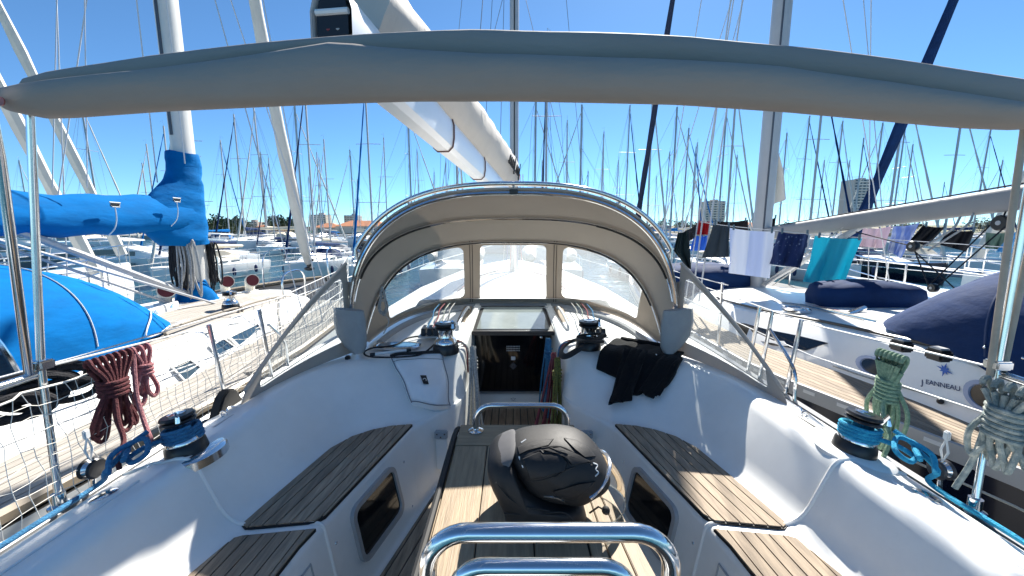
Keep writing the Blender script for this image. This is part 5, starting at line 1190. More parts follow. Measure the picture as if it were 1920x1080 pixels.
# ---------------------------------------------------------------- laundry
yl = lambda px: 4.45 - (px - 1312) * .0014
def fabric(name, rgb, kind=None, rgb2=None, sc_=8.):
    if kind is None: return cloth(mat('cloth_' + name, rgb, .85, var=.06, vscale=5, bump=.3, bscale=20), .45, tuple(min(1, c * 1.3) for c in rgb))
    m = bpy.data.materials.new('cloth_' + name); m.use_nodes = True; t = m.node_tree; b = t.nodes['Principled BSDF']; b.inputs['Roughness'].default_value = .85
    tc = t.nodes.new('ShaderNodeTexCoord'); cr = t.nodes.new('ShaderNodeValToRGB'); cr.color_ramp.elements[0].color = (*rgb, 1); cr.color_ramp.elements[1].color = (*rgb2, 1)
    if kind == 'dots':
        n = t.nodes.new('ShaderNodeTexVoronoi'); n.inputs['Scale'].default_value = sc_; o_ = n.outputs['Distance']; cr.color_ramp.elements[0].color = (*rgb2, 1); cr.color_ramp.elements[1].color = (*rgb, 1)
        cr.color_ramp.elements[0].position = .16; cr.color_ramp.elements[1].position = .22; t.links.new(tc.outputs['Object'], n.inputs['Vector'])
    else:
        n = t.nodes.new('ShaderNodeTexWave'); n.inputs['Scale'].default_value = sc_; n.inputs['Distortion'].default_value = .3 if kind == 'stripes' else 0; n.bands_direction = 'X'; o_ = n.outputs['Fac']
        cr.color_ramp.elements[0].position = .35; cr.color_ramp.elements[1].position = .6; t.links.new(tc.outputs['Object'], n.inputs['Vector'])
    t.links.new(o_, cr.inputs[0]); src = cr.outputs[0]
    if kind == 'check':
        n2 = t.nodes.new('ShaderNodeTexWave'); n2.inputs['Scale'].default_value = sc_; n2.bands_direction = 'Z'; t.links.new(tc.outputs['Object'], n2.inputs['Vector'])
        mx = t.nodes.new('ShaderNodeMix'); mx.data_type = 'RGBA'; mx.blend_type = 'MULTIPLY'; mx.inputs[0].default_value = .5; c2 = t.nodes.new('ShaderNodeValToRGB'); c2.color_ramp.elements[0].color = (*rgb, 1); c2.color_ramp.elements[1].color = (1, 1, 1, 1)
        t.links.new(n2.outputs['Fac'], c2.inputs[0]); t.links.new(src, mx.inputs[6]); t.links.new(c2.outputs[0], mx.inputs[7]); src = mx.outputs[2]
    t.links.new(src, b.inputs['Base Color']); return cloth(m, .42, tuple((a + c) / 2 for a, c in zip(rgb, rgb2)))
PEG = mat('clothes_peg', (.10, .16, .20), .5)
def hang(name, label, cat, L_, R_, m_, ydep=None, amp=.018, ph=0., n=16, pegs=True, cat_group='laundry on the clothes lines'):
    """cloth between a left edge and a right edge, each a list of photo points from line to hem"""
    def edge(E, v):
        k = v * (len(E) - 1); i = min(int(k), len(E) - 2); return lerp(V((*E[i], 0)), V((*E[i + 1], 0)), k - i)
    def fn(u, v):
        q = lerp(edge(L_, v), edge(R_, v), u); yd = (ydep if ydep else yl(q.x))
        q = q + V((0, 5 * sin(pi * u) * (1 - v) * .5, 0))
        return P(q.x, q.y, y=yd + amp * (.3 + v) * sin(u * 13 + ph + 1.5 * v) + amp * .5 * sin(u * 27 + ph * 2))
    base = P(*L_[0], y=ydep or yl(L_[0][0])); base = P((L_[-1][0] + R_[-1][0]) / 2, max(L_[-1][1], R_[-1][1]), y=ydep or yl(L_[0][0]))
    t = thing(name, label, cat, base, cat_group)
    build(MB().grid(fn, n, n), 'cloth_panel', m_, t, solid=.006, ang=75)
    if pegs:
        for u in (.08, .92):
            c = fn(u, 0); build(MB().box(c + V((0, -.008, .012)), (.014, .024, .06)), 'clothes_peg', PEG, t, bevel=.003)
    return t
hang('towel', 'white towel with pale blue stripes hanging left of the navy patterned shorts', 'towel', [(1368, 427), (1369, 470), (1366, 512)], [(1453, 434), (1448, 480), (1443, 522)], fabric('towel', (.38, .48, .70), 'stripes', (.80, .80, .80), 1.1), ph=.4)
hang('patterned_shorts', 'navy shorts with small white pattern hanging between two towels', 'shorts', [(1461, 434), (1450, 470), (1443, 495)], [(1517, 438), (1508, 475), (1500, 502)], fabric('shorts', (.012, .03, .13), 'dots', (.35, .45, .62), 24), ph=1., amp=.03)
hang('turquoise_shirt', 'turquoise shirt hung upside down on the clothes line', 'shirt', [(1528, 442), (1518, 490), (1505, 528)], [(1617, 447), (1598, 490), (1580, 538)], fabric('turquoise', (.05, .44, .54)), ph=2., amp=.02)
hang('wetsuit_trousers', 'grey trousers with dark top hanging left of the striped towel', 'trousers', [(1338, 418), (1330, 445), (1316, 483)], [(1368, 424), (1366, 450), (1366, 482)], fabric('greytrousers', (.07, .09, .11)), ph=.7)
hang('red_blue_garment', 'red and blue garment hanging behind the white vertical ropes', 'garment', [(1308, 412), (1304, 440)], [(1332, 415), (1328, 440)], fabric('red', (.30, .012, .02)), 4.6, pegs=False)
hang('bright_blue_garment', 'bright blue garment hanging just below the red one', 'garment', [(1303, 441), (1294, 470)], [(1328, 441), (1322, 470)], fabric('brightblue', (.06, .20, .55)), 4.6, pegs=False)
hang('dark_jacket', 'dark green jacket with a teal patch hanging beside the sprayhood edge', 'jacket', [(1272, 436), (1264, 470), (1290, 502)], [(1290, 430), (1294, 470), (1296, 505)], fabric('darkgreen', (.012, .03, .035)), 4.3, pegs=False)
hang('grey_print_cloth', 'grey printed cloth hanging between the dark jacket and the red garment', 'cloth', [(1286, 432), (1288, 455)], [(1307, 418), (1303, 445)], fabric('greyprint', (.03, .035, .045), 'dots', (.3, .3, .32), 40), 4.5, pegs=False)
hang('black_trousers', 'dark cloth on the rear line left of the right mast', 'cloth', [(1345, 415), (1346, 425)], [(1402, 412), (1402, 432)], fabric('darkbrown', (.012, .010, .012)), 6.2)
hang('black_cloth', 'short black cloth on the rear line right of the right mast', 'cloth', [(1436, 410), (1436, 430)], [(1455, 407), (1452, 431)], fabric('black', (.010, .010, .014)), 6.2)
hang('pink_towel', 'pale pink towel hanging under the grey boom', 'towel', [(1619, 428), (1612, 462)], [(1672, 424), (1658, 466)], fabric('palepink', (.50, .42, .46)), 5.2, pegs=False)
hang('checked_towel', 'blue and white checked towel hanging right of the pale pink one', 'towel', [(1676, 424), (1665, 470)], [(1724, 418), (1690, 484)], fabric('check', (.14, .26, .62), 'check', (.62, .66, .74), 2.6), 5.0, pegs=False)
hang('black_shirt', 'black shirt hanging next to the checked towel', 'shirt', [(1732, 422), (1708, 450)], [(1773, 425), (1738, 462)], fabric('black', (.010, .010, .014)), 4.8)
hang('black_shirt', 'black shirt hanging farthest right under the grey boom', 'shirt', [(1782, 430), (1760, 458)], [(1828, 432), (1812, 472)], fabric('black', (.010, .010, .014)), 4.8)
hang('green_sheet', 'grey green sheet hanging behind the mainsheet block', 'sheet', [(1850, 436), (1848, 466)], [(1900, 434), (1880, 468)], fabric('greygreen', (.10, .16, .14)), 5.4, pegs=False)
hang('light_blue_cloth', 'light blue cloth beside the right bimini pole', 'cloth', [(1900, 436), (1868, 472)], [(1925, 430), (1925, 476)], fabric('lightblue', (.16, .40, .60)), 4.6, pegs=False)
cl_ = [P(x, y, y=yl(x)) for x, y in [(1312, 416), (1368, 424), (1453, 432), (1525, 440), (1620, 446), (1760, 455), (1905, 465)]]
single(MB().tube(smooth(cl_, 4), .004, 5), 'clothes_line', 'white clothes line strung with laundry on the right yacht', 'line', WW)
# ---------------------------------------------------------------- middle-distance and far boats
random.seed(21)
def yacht_parts(L, B, F, hullm, cover, hood, genoa=None, gr=1.):
    """shared meshes of one moored yacht, bow towards +y, waterline at z=0, mast foot at the origin"""
    bow, st = .42 * L, -.58 * L
    hb = lambda t: B / 2 * interp([(0, .78), (.15, .92), (.45, 1), (.7, .86), (.88, .45), (1, .03)], t)
    rg = []
    for i in range(13):
        t = i / 12; y = lerp(st, bow, t); b = hb(t); f = F * (1 + .22 * t * t)
        rg.append([V((-b, y, f)), V((-b * .97, y + .03 * t, f * .45)), V((-b * .75, y - .1 * t, -.1)), V((b * .75, y - .1 * t, -.1)), V((b * .97, y + .03 * t, f * .45)), V((b, y, f)), V((b * .5, y, f + .06)), V((-b * .5, y, f + .06))])
    P_ = {}
    P_['hull'] = (MB().loft(rg), hullm)
    cr = []
    for i in range(8):
        t = i / 7; y = lerp(st * .35, bow * .52, t); b = B * .5 * interp([(0, .62), (.5, .58), (1, .28)], t); h = F + .06 + interp([(0, .42), (.6, .36), (1, .02)], t)
        cr.append([V((-b * 1.15, y, F)), V((-b, y, h - .04)), V((-b * .5, y, h + .05)), V((b * .5, y, h + .05)), V((b, y, h - .04)), V((b * 1.15, y, F))])
    P_['cabin'] = (MB().loft(cr), GEL)
    W_ = []
    for s in (-1, 1):
        for k in range(3):
            y = lerp(st * .3, bow * .3, k / 2.4); W_.append(('cabin', 'cabin_window', MB().box((s * B * .335, y, F + .24), (.05, L * .085, .13)), GLASSB))
    P_['mast'] = (MB().loft([oval((0, 0, F), .075, .10, 8), oval((0, 0, L * 1.38), .06, .085, 8)]), ALU)
    for z, w_ in ((.55, .11), (.95, .085)): W_.append(('mast', 'spreader', MB().tube([(-L * w_, -.1, L * z), (0, 0, L * z), (L * w_, -.1, L * z)], .022, 5), ALU))
    W_.append(('mast', 'masthead_aerial', MB().tube([(0, 0, L * 1.38), (0, .05, L * 1.38 + .5), (.25, .1, L * 1.38 + .3)], .012, 4), ALU))
    wr = MB()
    for s in (-1, 1):
        wr.tube([(s * .03, 0, L * 1.36), (s * L * .085, -.1, L * .95), (s * L * .11, -.1, L * .55), (s * B * .46, -.1, F)], .011, 4)
        wr.tube([(0, 0, L * .92), (s * B * .44, -.5, F)], .011, 4); wr.tube([(0, 0, L * .54), (s * B * .45, .4, F)], .011, 4)
        wr.tube([(0, 0, L * 1.0), (s * .9, st * .93, F + .2)], .009, 4)
    wr.tube([(0, 0, L * 1.38), (0, st * .98, F + .2)], .011, 4)
    wr.tube([(.08, -.1, L * 1.36), (.12, -.15, F + 1)], .009, 4); wr.tube([(-.06, -.12, L * 1.3), (-.2, -.3, F + 1)], .009, 4)
    P_['standing_rigging'] = (wr, WIRE)
    n = 14; fg = [V((0, lerp(bow * .96, .1, t), lerp(F + .5, L * 1.30, t))) for t in [k / n for k in range(n + 1)]]
    P_['furled_genoa'] = (MB().tube(fg, .07, 7, rads=[gr * (.085 - .055 * k / n + .012 * sin(k * 2.3)) for k in range(n + 1)]), genoa or SAILW)
    bc = []
    for i in range(9):
        t = i / 8; h = interp([(0, .42), (.2, .36), (1, .2)], t); bc.append([V((.13 * cos(a) * (1 + .1 * sin(i * 2)), lerp(.0, st * .74, t), F + 1.15 + h / 2 + h / 2 * sin(a))) for a in [2 * pi * k / 8 for k in range(8)]])
    P_['boom_cover'] = (MB().loft(bc), cover)
    sh_ = MB(); sh_.loft([[V((x, st * .28 + yy, F + .35 + zz)) for x, zz in [(-B * .34, 0), (-B * .3, .45), (-B * .15, .62), (B * .15, .62), (B * .3, .45), (B * .34, 0)]] for yy in (-.5, .1)] + [[V((x, st * .28 + .8, F + .4)) for x in (-B * .3, -B * .25, -B * .12, B * .12, B * .25, B * .3)]], False)
    P_['sprayhood'] = (sh_, hood)
    pl = MB()
    for s in (-1, 1):
        pts = [V((s * hb(t) * .97, lerp(st, bow, t), F * (1 + .22 * t * t) + .58)) for t in (0, .2, .4, .6, .8, .93, 1)]
        pl.tube(pts, .014, 4); pl.tube([p - V((0, 0, .28)) for p in pts], .010, 4)
        for p in pts: pl.tube([p, p - V((0, 0, .58))], .016, 4)
    P_['guard_rails'] = (pl, STEEL)
    for s in (-1, 1):
        for y in (-L * .3, -L * .05, L * .12): W_.append((None, 'fender', MB().lathe([(0, -.3), (.09, -.26), (.12, -.1), (.12, .12), (.07, .26), (0, .3)], (s * (B / 2 + .1), y, F * .55), 8), mat('navy_fender', (.02, .03, .10), .6)))
    return [(None, k, mb.mesh(k, m_, ang=35)) for k, (mb, m_) in P_.items()] + [(par, k, mb.mesh(k, m_, ang=35)) for par, k, mb, m_ in W_]
CW = mat('cream_cover', (.60, .54, .42), .8, var=.06); CGRY = mat('grey_cover', (.24, .25, .27), .8); CGRN = mat('green_cover', (.03, .14, .10), .8)
WHH = mat('white_topsides', (.80, .80, .78), .25, var=.02, coat=.3)
VAR = {
 'side cream': (yacht_parts(10, 3.3, 1.05, WHH, CW, CW, SAILW, 1.25), 'cream boom cover'), 'side navy': (yacht_parts(10.5, 3.4, 1.1, WHH, NAVYC, NAVYC, NAVYC, 1.15), 'navy boom cover'), 'side grey': (yacht_parts(9.6, 3.2, 1.0, WHH, CGRY, CGRY, SAILW, 1.5), 'grey boom cover'),
 'white covers': (yacht_parts(10, 3.3, 1.05, WHH, CW, CW), 'cream boom cover'), 'blue cover': (yacht_parts(10, 3.3, 1.05, WHH, BLUEC, BLUEC, BLUEC), 'bright blue boom cover'),
 'navy cover': (yacht_parts(10.5, 3.4, 1.1, WHH, NAVYC, NAVYC, NAVYC), 'navy boom cover'), 'navy hull': (yacht_parts(10.5, 3.4, 1.1, NAVYH, CGRY, NAVYC), 'dark hull and grey boom cover'), 'grey cover': (yacht_parts(9.6, 3.2, 1.0, WHH, CGRY, CGRY), 'grey boom cover'), 'green cover': (yacht_parts(9.6, 3.2, 1.0, WHH, CGRN, CW), 'green boom cover')}
LEN = {'white covers': 10, 'blue cover': 10, 'navy cover': 10.5, 'navy hull': 10.5, 'grey cover': 9.6, 'green cover': 9.6}
def put_yacht(kind, x, y, rot, k, label, skip=(), group='yachts moored across the marina'):
    t = thing('distant_yacht', label, 'sailboat', (x, y, WZ), group); t.rotation_euler = (random.uniform(-.012, .012), random.uniform(-.015, .015), rot); t.scale = (k, k, k)
    objs = {}
    for par, nm, me in VAR[kind][0]:
        if nm in skip: continue
        o_ = link(bpy.data.objects.new(nm, me)); o_.parent = objs.get(par, t) if par else t; objs.setdefault(nm, o_)
        if nm in ('standing_rigging', 'guard_rails'): o_['kind'] = 'stuff'
    return t
# near ranks left and right of our immediate neighbours (rough bow-out berths, like ours)
SIDE = [('side cream', -7.35, 3.1, 0, .92, 'white yacht beyond the left blue-covered yacht, pale furled sail in the top left corner'),
        ('side grey', -10.9, 7.1, 0, .98, 'white yacht two berths left, its pale furled sail left of the blue-covered mast'),
        ('side navy', 6.5, 3.75, 0, .93, 'white yacht behind the clothes lines with a navy furled sail'),
        ('side cream', 10.5, 5.0, 0, .95, 'white yacht with cream furled sail at the right edge behind the grey boom')]
for a in SIDE: put_yacht(*a, group='yachts in our own row')
# boats seen across the fairway and far beyond: photo x of the mast, photo y of its head, kind, scale, rotation
FAR = [(36, 300, 'grey cover', 1.0), (155, 190, 'white covers', 1.05), (412, 262, 'blue cover', .95), (438, 215, 'navy cover', 1.0), (480, 203, 'white covers', 1.05), (488, 285, 'grey cover', .9), (552, 198, 'white covers', 1.05), (576, 330, 'green cover', .9), (597, 295, 'navy hull', 1.0), (612, 345, 'blue cover', .9), (657, 281, 'white covers', 1.0), (671, 336, 'grey cover', .95), (765, 205, 'navy hull', 1.05), (783, 280, 'white covers', 1.0), (812, 320, 'blue cover', .95), (836, 303, 'navy cover', 1.0),
       (1004, 190, 'white covers', 1.1), (1016, 300, 'grey cover', .9), (1066, 226, 'navy hull', 1.0), (1092, 196, 'white covers', 1.05), (1102, 320, 'blue cover', .9), (1130, 246, 'white covers', 1.0), (1158, 300, 'grey cover', .95), (1180, 197, 'navy cover', 1.05), (1232, 330, 'white covers', .9), (1253, 284, 'white covers', 1.0), (1270, 200, 'grey cover', 1.1), (1290, 240, 'blue cover', 1.0), (1306, 266, 'navy hull', 1.0), (1330, 300, 'white covers', .95), (1362, 206, 'white covers', 1.05), (1385, 290, 'green cover', .95),
       (1478, 248, 'white covers', 1.0), (1518, 217, 'navy cover', 1.05), (1545, 300, 'grey cover', .95), (1582, 226, 'white covers', 1.05), (1593, 300, 'navy hull', .95), (1655, 230, 'white covers', 1.0), (1697, 241, 'grey cover', 1.0), (1714, 270, 'white covers', 1.0), (1772, 341, 'blue cover', .95), (1855, 243, 'navy cover', 1.05), (1880, 300, 'white covers', .9), (1905, 320, 'grey cover', .9)]
ORD = ['first', 'second', 'third', 'fourth', 'fifth', 'sixth', 'seventh', 'eighth', 'ninth', 'tenth', 'eleventh', 'twelfth', 'thirteenth', 'fourteenth', 'fifteenth', 'sixteenth', 'seventeenth', 'eighteenth', 'nineteenth', 'twentieth', 'twenty-first', 'twenty-second', 'twenty-third', 'twenty-fourth', 'twenty-fifth', 'twenty-sixth', 'twenty-seventh', 'twenty-eighth']
FAR.sort(); nl = sum(1 for f in FAR if f[0] < 960); random.seed(5)
for i, (px, py, kind, k) in enumerate(FAR):
    top_ = LEN[kind] * 1.38 * k + WZ; d_ = P(px, py, y=1.0); d = (top_ - EYE.z) / (d_.z - EYE.z) ; d = min(d, 130)
    x = EYE.x + (d_.x - EYE.x) * d
    rot = random.choice((0, pi, pi, pi / 2, -pi / 2)) + random.uniform(-.15, .15) if d > 30 else pi + random.uniform(-.1, .1)
    lab = ('distant yacht with %s, %s mast from the left' % (VAR[kind][1], ORD[i])) if i < nl else ('distant yacht with %s, %s mast right of ours' % (VAR[kind][1], ORD[i - nl]))
    put_yacht(kind, x, d, rot, k, lab, ('fender',) if d > 45 else ())
# extra hulls in the middle distance with masts hidden or short: the row facing us across the fairway
ROW = [(-13.5, 17, 'white covers', 'white bowed yacht across the fairway behind the rope bundles of the left mast'), (-9.6, 19, 'navy cover', 'white yacht across the fairway left of the sprayhood'), (-6.2, 17.5, 'blue cover', 'white yacht with blue cover across the fairway, seen through the left window'), (6.0, 17.5, 'grey cover', 'white yacht across the fairway seen through the right window'), (9.8, 18, 'white covers', 'white yacht across the fairway behind the striped towel'), (13.6, 18, 'navy cover', 'white yacht across the fairway behind the turquoise shirt'), (17.6, 18.5, 'navy hull', 'dark hulled yacht across the fairway under the grey boom'), (22, 20, 'white covers', 'white yacht across the fairway below the black shirts')]
ROW += [(-17.5, 22, 'navy cover', 'white yacht with navy cover behind the dorade vents'), (-21.5, 25, 'blue cover', 'white yacht with blue cover far behind the left mast'), (-27, 30, 'white covers', 'white yacht far behind the rope bundles on the left mast'), (-12.5, 27, 'grey cover', 'white yacht with grey cover behind the left forestay'), (-16, 33, 'white covers', 'white yacht in the second row left of the sprayhood'), (-9.5, 30, 'navy hull', 'dark hulled yacht in the second row left of the sprayhood'), (-23, 38, 'navy cover', 'white yacht in the third row below the terracotta roofs'), (-33, 36, 'grey cover', 'white yacht in the third row below the blue sail cover'), (26, 30, 'navy cover', 'white yacht in the second row right of the striped towel'), (14, 31, 'blue cover', 'white yacht in the second row behind the laundry')]
for x, y, kind, lab in ROW: put_yacht(kind, x, y, pi + random.uniform(-.04, .04), .62, lab, ('standing_rigging',), 'yachts facing us across the fairway')
# two yachts stern-on ahead with a rubber dinghy on davits each
def rib(x, y, z, label):
    t = thing('rubber_dinghy', label, 'dinghy', (x, y, z), 'dinghies on davits'); tube_ = []
    m_ = mat('cream_hypalon', (.66, .62, .54), .55, var=.04)
    pts = smooth([(x - .62, y - 1.3, z), (x - .62, y - .2, z), (x - .55, y + .8, z + .05), (x, y + 1.35, z + .15), (x + .55, y + .8, z + .05), (x + .62, y - .2, z), (x + .62, y - 1.3, z)], 6)
    build(MB().tube(pts, .23, 12, rads=[.10 + .13 * min(1, i / 4, (len(pts) - 1 - i) / 4) for i in range(len(pts))]), 'inflatable_tube', m_, t)
    build(MB().loft([[V((x - .5, y - 1.1, z)), V((x, y - 1.1, z - .32)), V((x + .5, y - 1.1, z))], [V((x - .45, y + .6, z + .05)), V((x, y + .6, z - .25)), V((x + .45, y + .6, z + .05))], [V((x, y + 1.2, z + .15))] * 3], False), 'dinghy_hull', GREYP, t)
    build(MB().box((x, y - 1.12, z + .08), (.9, .05, .36)), 'transom', WHITEP, t)
for s, x in ((-1, -2.45), (1, 1.55)):
    put_yacht('white covers' if s < 0 else 'navy cover', x, 18.2, 0, .72, 'white yacht stern-on straight ahead, %s of our mast' % ('left' if s < 0 else 'right'), (), 'yachts stern-on straight ahead')
rib(-1.75, 12.6, .78, 'cream rubber dinghy on davits left of our mast, seen through the middle window')
rib(1.15, 12.6, .78, 'cream rubber dinghy on davits right of our mast, seen through the middle window')
# ---------------------------------------------------------------- motor boats on the left
def motor(x, y, rot, k, label, hm):
    t = thing('motor_cruiser', label, 'motorboat', (x, y, WZ), 'motor cruisers moored on the left'); t.rotation_euler = (0, 0, rot); t.scale = (k, k, k); WLOC[t.name] = V((0, 0, 0))
    hb = lambda u: 1.7 * interp([(0, .9), (.5, 1), (.8, .7), (1, .05)], u)
    build(MB().loft([[V((-hb(u), lerp(-5, 5, u), 1.2 + .5 * u)), V((-hb(u) * .8, lerp(-5, 4.2, u), -.1)), V((hb(u) * .8, lerp(-5, 4.2, u), -.1)), V((hb(u), lerp(-5, 5, u), 1.2 + .5 * u)), V((0, lerp(-5, 5, u), 1.35 + .5 * u))] for u in [i / 10 for i in range(11)]]), 'hull', hm, t)
    build(MB().loft([[V((-w_, y_, 1.3)), V((-w_ * .85, y_, z_)), V((w_ * .85, y_, z_)), V((w_, y_, 1.3))] for y_, w_, z_ in ((-3, 1.4, 2.5), (-.5, 1.4, 2.7), (1.5, 1.2, 2.2), (3.2, .7, 1.6))]), 'superstructure', GEL, t, bevel=.08)
    g = build(MB().loft([[V((-w_ - .02, y_, z0)), V((-w_ - .02, y_, z1)), V((w_ + .02, y_, z1)), V((w_ + .02, y_, z0))] for y_, w_, z0, z1 in ((-2.6, 1.31, 1.75, 2.25), (-.5, 1.31, 1.75, 2.35), (1.1, 1.16, 1.75, 2.12))]), 'windscreen', GLASSB, t)
    build(MB().loft([[V((-1.3, y_, z_)), V((-1.2, y_, z_ + .12)), V((1.2, y_, z_ + .12)), V((1.3, y_, z_))] for y_, z_ in ((-3.6, 3.1), (-1.2, 3.2), (.3, 3.05))]), 'hardtop', WHITEP, t)
    for s in (-1, 1):
        for y_ in (-3.3, -.6): build(MB().tube([(s * 1.15, y_, 2.4), (s * 1.15, y_ - .2, 3.12)], .04, 6), 'hardtop_post', STEEL, t)
        build(MB().tube([(s * hb(u) * .95, lerp(-5, 5, u), 1.85 + .5 * u) for u in (.5, .65, .8, .92, 1)], .02, 5), 'bow_rail', STEEL, t)
        build(MB().box((s * 1.66, .6, 1.05), (.06, 1.6, .22)), 'hull_window', GLASSB, t)
DGREY = mat('grey_topsides', (.16, .18, .20), .25, coat=.4)
motor(-25.5, 21, -1.2, .62, 'grey and white motor cruiser under the blue sail cover', DGREY)
motor(-19, 19.5, -1.45, .55, 'low white motor cruiser in front of the grey cruiser', WHH)
motor(-22, 27, 1.7, .62, 'white motor cruiser behind the left mast struts', WHH)
motor(-33, 24, .4, .6, 'white motor cruiser at the far left edge below the blue cover', WHH)
# ---------------------------------------------------------------- shore: quay, wall, trees, houses, towers
def land_material(): return mat('dry_ground', (.22, .18, .12), .95, rgb2=(.16, .17, .08), vscale=.06)
build(MB().prism([(-420, 168, WZ - .5), (520, 168, WZ - .5), (700, 900, WZ - .5), (-700, 900, WZ - .5)], (0, 0, 1.6)), 'quay', mat('quay_concrete', (.34, .32, .29), .9, var=.1, vscale=.2), kind='structure')
hill = MB().grid(lambda u, v: V((-620 + 1240 * u, 300 + 260 * v, 1 + sin(pi * v) * (4.0 + 3.5 * sin(u * 9 + 1) + 2 * sin(u * 23)))), 60, 8)
build(hill, 'hill', land_material(), kind='structure')
wl_ = thing('harbour_wall', 'long ochre harbour wall behind the distant masts on the left', 'wall', (-70, 186, .4))
OCH = mat('ochre_wall', (.34, .25, .14), .9, var=.12, vscale=.3)
build(MB().box((-70, 186, 2.0), (150, 3, 3.2)), 'wall_face', OCH, wl_); build(MB().box((-70, 185.6, 3.76), (150.6, 4.2, .3)), 'coping', OCH, wl_)
TILE = mat('terracotta_tiles', (.42, .15, .06), .85, rgb2=(.50, .21, .10), vscale=1.2)
def house(x, y, w_, dp, h, label, wallc=(.62, .56, .46)):
    t = thing('tiled_house', label, 'house', (x, y, 1), 'houses behind the quay'); wm = mat('render_%d' % int(wallc[2] * 100), wallc, .9, var=.05, vscale=.5)
    build(MB().box((x, y, 1 + h / 2), (w_, dp, h)), 'wall', wm, t)
    e = .7; z = 1 + h
    rf = build(MB().add([(x - w_ / 2 - e, y - dp / 2 - e, z), (x + w_ / 2 + e, y - dp / 2 - e, z), (x + w_ / 2 + e, y + dp / 2 + e, z), (x - w_ / 2 - e, y + dp / 2 + e, z), (x - w_ / 2 + dp * .4, y, z + dp * .22), (x + w_ / 2 - dp * .4, y, z + dp * .22)], [(0, 1, 5, 4), (1, 2, 5), (2, 3, 4, 5), (3, 0, 4), (3, 2, 1, 0)]), 'roof', TILE, t, flat=True)
    n = max(2, int(w_ / 4))
    for k in range(n): build(MB().box((x - w_ / 2 + w_ * (k + .5) / n, y - dp / 2 - .05, 1 + h * .5), (1.3, .2, 1.5)), 'window', GLASSB, t)
house(-56, 150, 18, 10, 2.6, 'wide house with terracotta hip roof left of the sprayhood'); house(-72, 156, 9, 8, 2.2, 'small tiled house left of the wide terracotta roof'); house(-92, 152, 7, 7, 2.4, 'small tiled house beside the blue mast collar', (.5, .36, .26))
house(96, 160, 16, 9, 2.4, 'low tiled house far behind the clothes line'); house(-46, 172, 12, 8, 3.4, 'tiled house just left of the sprayhood edge')
def tower(px, ptop, dist, wpx, label, col, floors):
    a = P(px - wpx / 2, ptop, y=dist); b = P(px + wpx / 2, ptop, y=dist); w_ = b.x - a.x; h = a.z; cx = (a.x + b.x) / 2
    t = thing('apartment_tower', label, 'building', (cx, dist, 0), 'apartment towers on the skyline'); wm = mat('tower_' + str(int(col[0] * 100)), col, .9, var=.05, vscale=.1)
    wmx = build(MB().box((cx, dist, h / 2), (w_, w_ * .8, h)), 'wall', wm, t); fh = (h - 4) / floors
    n = 5
    for k in range(floors):
        z = 4 + fh * (k + .5)
        build(MB().box((cx, dist - w_ * .4 - .5, z - fh * .35), (w_ * .46, 1.2, fh * .22)), 'balcony', WHITEP, t)
        for q in range(n): build(MB().box((cx - w_ / 2 + w_ * (q + .5) / n, dist - w_ * .4 - .05, z + fh * .08), (w_ / n * .55, .3, fh * .45)), 'window', GLASSB, wmx)
    build(MB().box((cx + w_ * .1, dist, h + 1.2), (w_ * .3, w_ * .3, 2.4)), 'roof_house', wm, t)
tower(601, 403, 520, 30, 'pale apartment tower on the skyline above the terracotta roofs', (.55, .48, .40), 8); tower(662, 404, 560, 26, 'apartment tower just left of the sprayhood top', (.42, .40, .38), 8)
tower(1335, 378, 520, 36, 'balconied tower behind the laundry left of the right mast', (.50, .46, .40), 12); tower(1609, 338, 520, 38, 'tall grey apartment tower behind the navy furled sail', (.40, .40, .40), 18); tower(475, 416, 480, 26, 'low apartment block on the skyline beside the blue mast collar', (.45, .36, .30), 4)
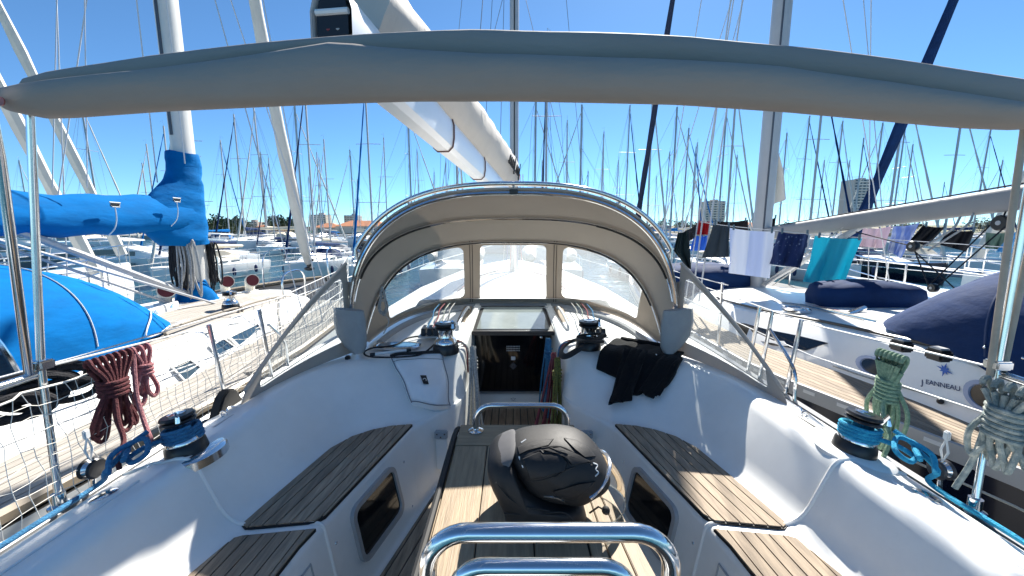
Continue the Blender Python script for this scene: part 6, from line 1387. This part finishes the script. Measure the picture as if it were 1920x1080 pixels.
# trees
LEAF = mat('pine_foliage', (.022, .045, .018), .8, rgb2=(.055, .085, .03), vscale=1.4); BARK = mat('bark', (.10, .07, .05), .9)
random.seed(31)
def tree(x, y, h, w_, label, grp):
    t = thing('pine_tree', label, 'tree', (x, y, .8), grp)
    tr = MB().tube([(x, y, .8), (x + .1, y, .8 + h * .35), (x - .1, y, .8 + h * .7)], .2, 6, rads=[.28, .2, .1])
    for k in range(4): a = k * 1.6; tr.tube([(x, y, .8 + h * .4), (x + cos(a) * w_ * .3, y + sin(a) * w_ * .3, .8 + h * .68)], .07, 4)
    build(tr, 'trunk', BARK, t); mb = MB()
    cl = [(V((random.gauss(0, .33) * w_, random.gauss(0, .3) * w_, h * random.uniform(.42, .9))), random.uniform(.16, .3) * w_) for _ in range(11)]
    for c, r_ in cl:
        for _ in range(70):
            d = V((random.gauss(0, 1), random.gauss(0, 1), random.gauss(0, .8))).normalized() * r_ * random.uniform(.5, 1.05); q = V((x, y, .8)) + c + d
            a = V((random.gauss(0, 1), random.gauss(0, 1), random.gauss(0, 1))).normalized(); b = a.orthogonal().normalized(); s_ = random.uniform(.18, .4) * w_ / 6
            mb.add([q + a * s_, q + b * s_ * .6, q - a * s_, q - b * s_ * .6], [(0, 1, 2, 3)])
    build(mb, 'crown', LEAF, t, flat=True)
for i, (px, d, h, w_) in enumerate([(405, 140, 4.6, 9), (425, 142, 5.6, 9), (447, 139, 5.0, 8), (520, 145, 6.0, 9), (538, 143, 5.0, 8), (15, 120, 4.5, 9), (60, 122, 4.8, 8), (110, 121, 4.2, 9), (170, 124, 4.6, 8), (215, 120, 4.3, 9), (262, 126, 4.6, 8), (300, 124, 4.5, 9), (370, 140, 4.4, 8), (1250, 165, 4.6, 10), (1300, 168, 4.4, 9), (1500, 170, 4.4, 10), (1700, 165, 4.6, 9), (1850, 160, 4.8, 10)]):
    x = P(px, 430, y=d).x
    where = 'right of our mast' if px > 960 else ('left of the blue mast collar' if px < 380 else 'between the blue collar and the sprayhood')
    cnt = {'right of our mast': 0, 'left of the blue mast collar': 0, 'between the blue collar and the sprayhood': 0}
    same = sorted(p for p in [405, 425, 447, 520, 538, 15, 60, 110, 170, 215, 262, 300, 370, 1250, 1300, 1500, 1700, 1850] if (p > 960) == (px > 960) and (p < 380) == (px < 380))
    tree(x, d, h, w_, 'dark shore tree, %s from left, %s' % (ORD[same.index(px)], where), 'trees along the shore')
build(MB().prism([(-140, 112, WZ - .5), (-40, 132, WZ - .5), (-40, 168, WZ - .5), (-420, 168, WZ - .5), (-300, 100, WZ - .5)], (0, 0, 1.55)), 'pavement', mat('quay_concrete', (.34, .32, .29), .9), kind='structure')
done()
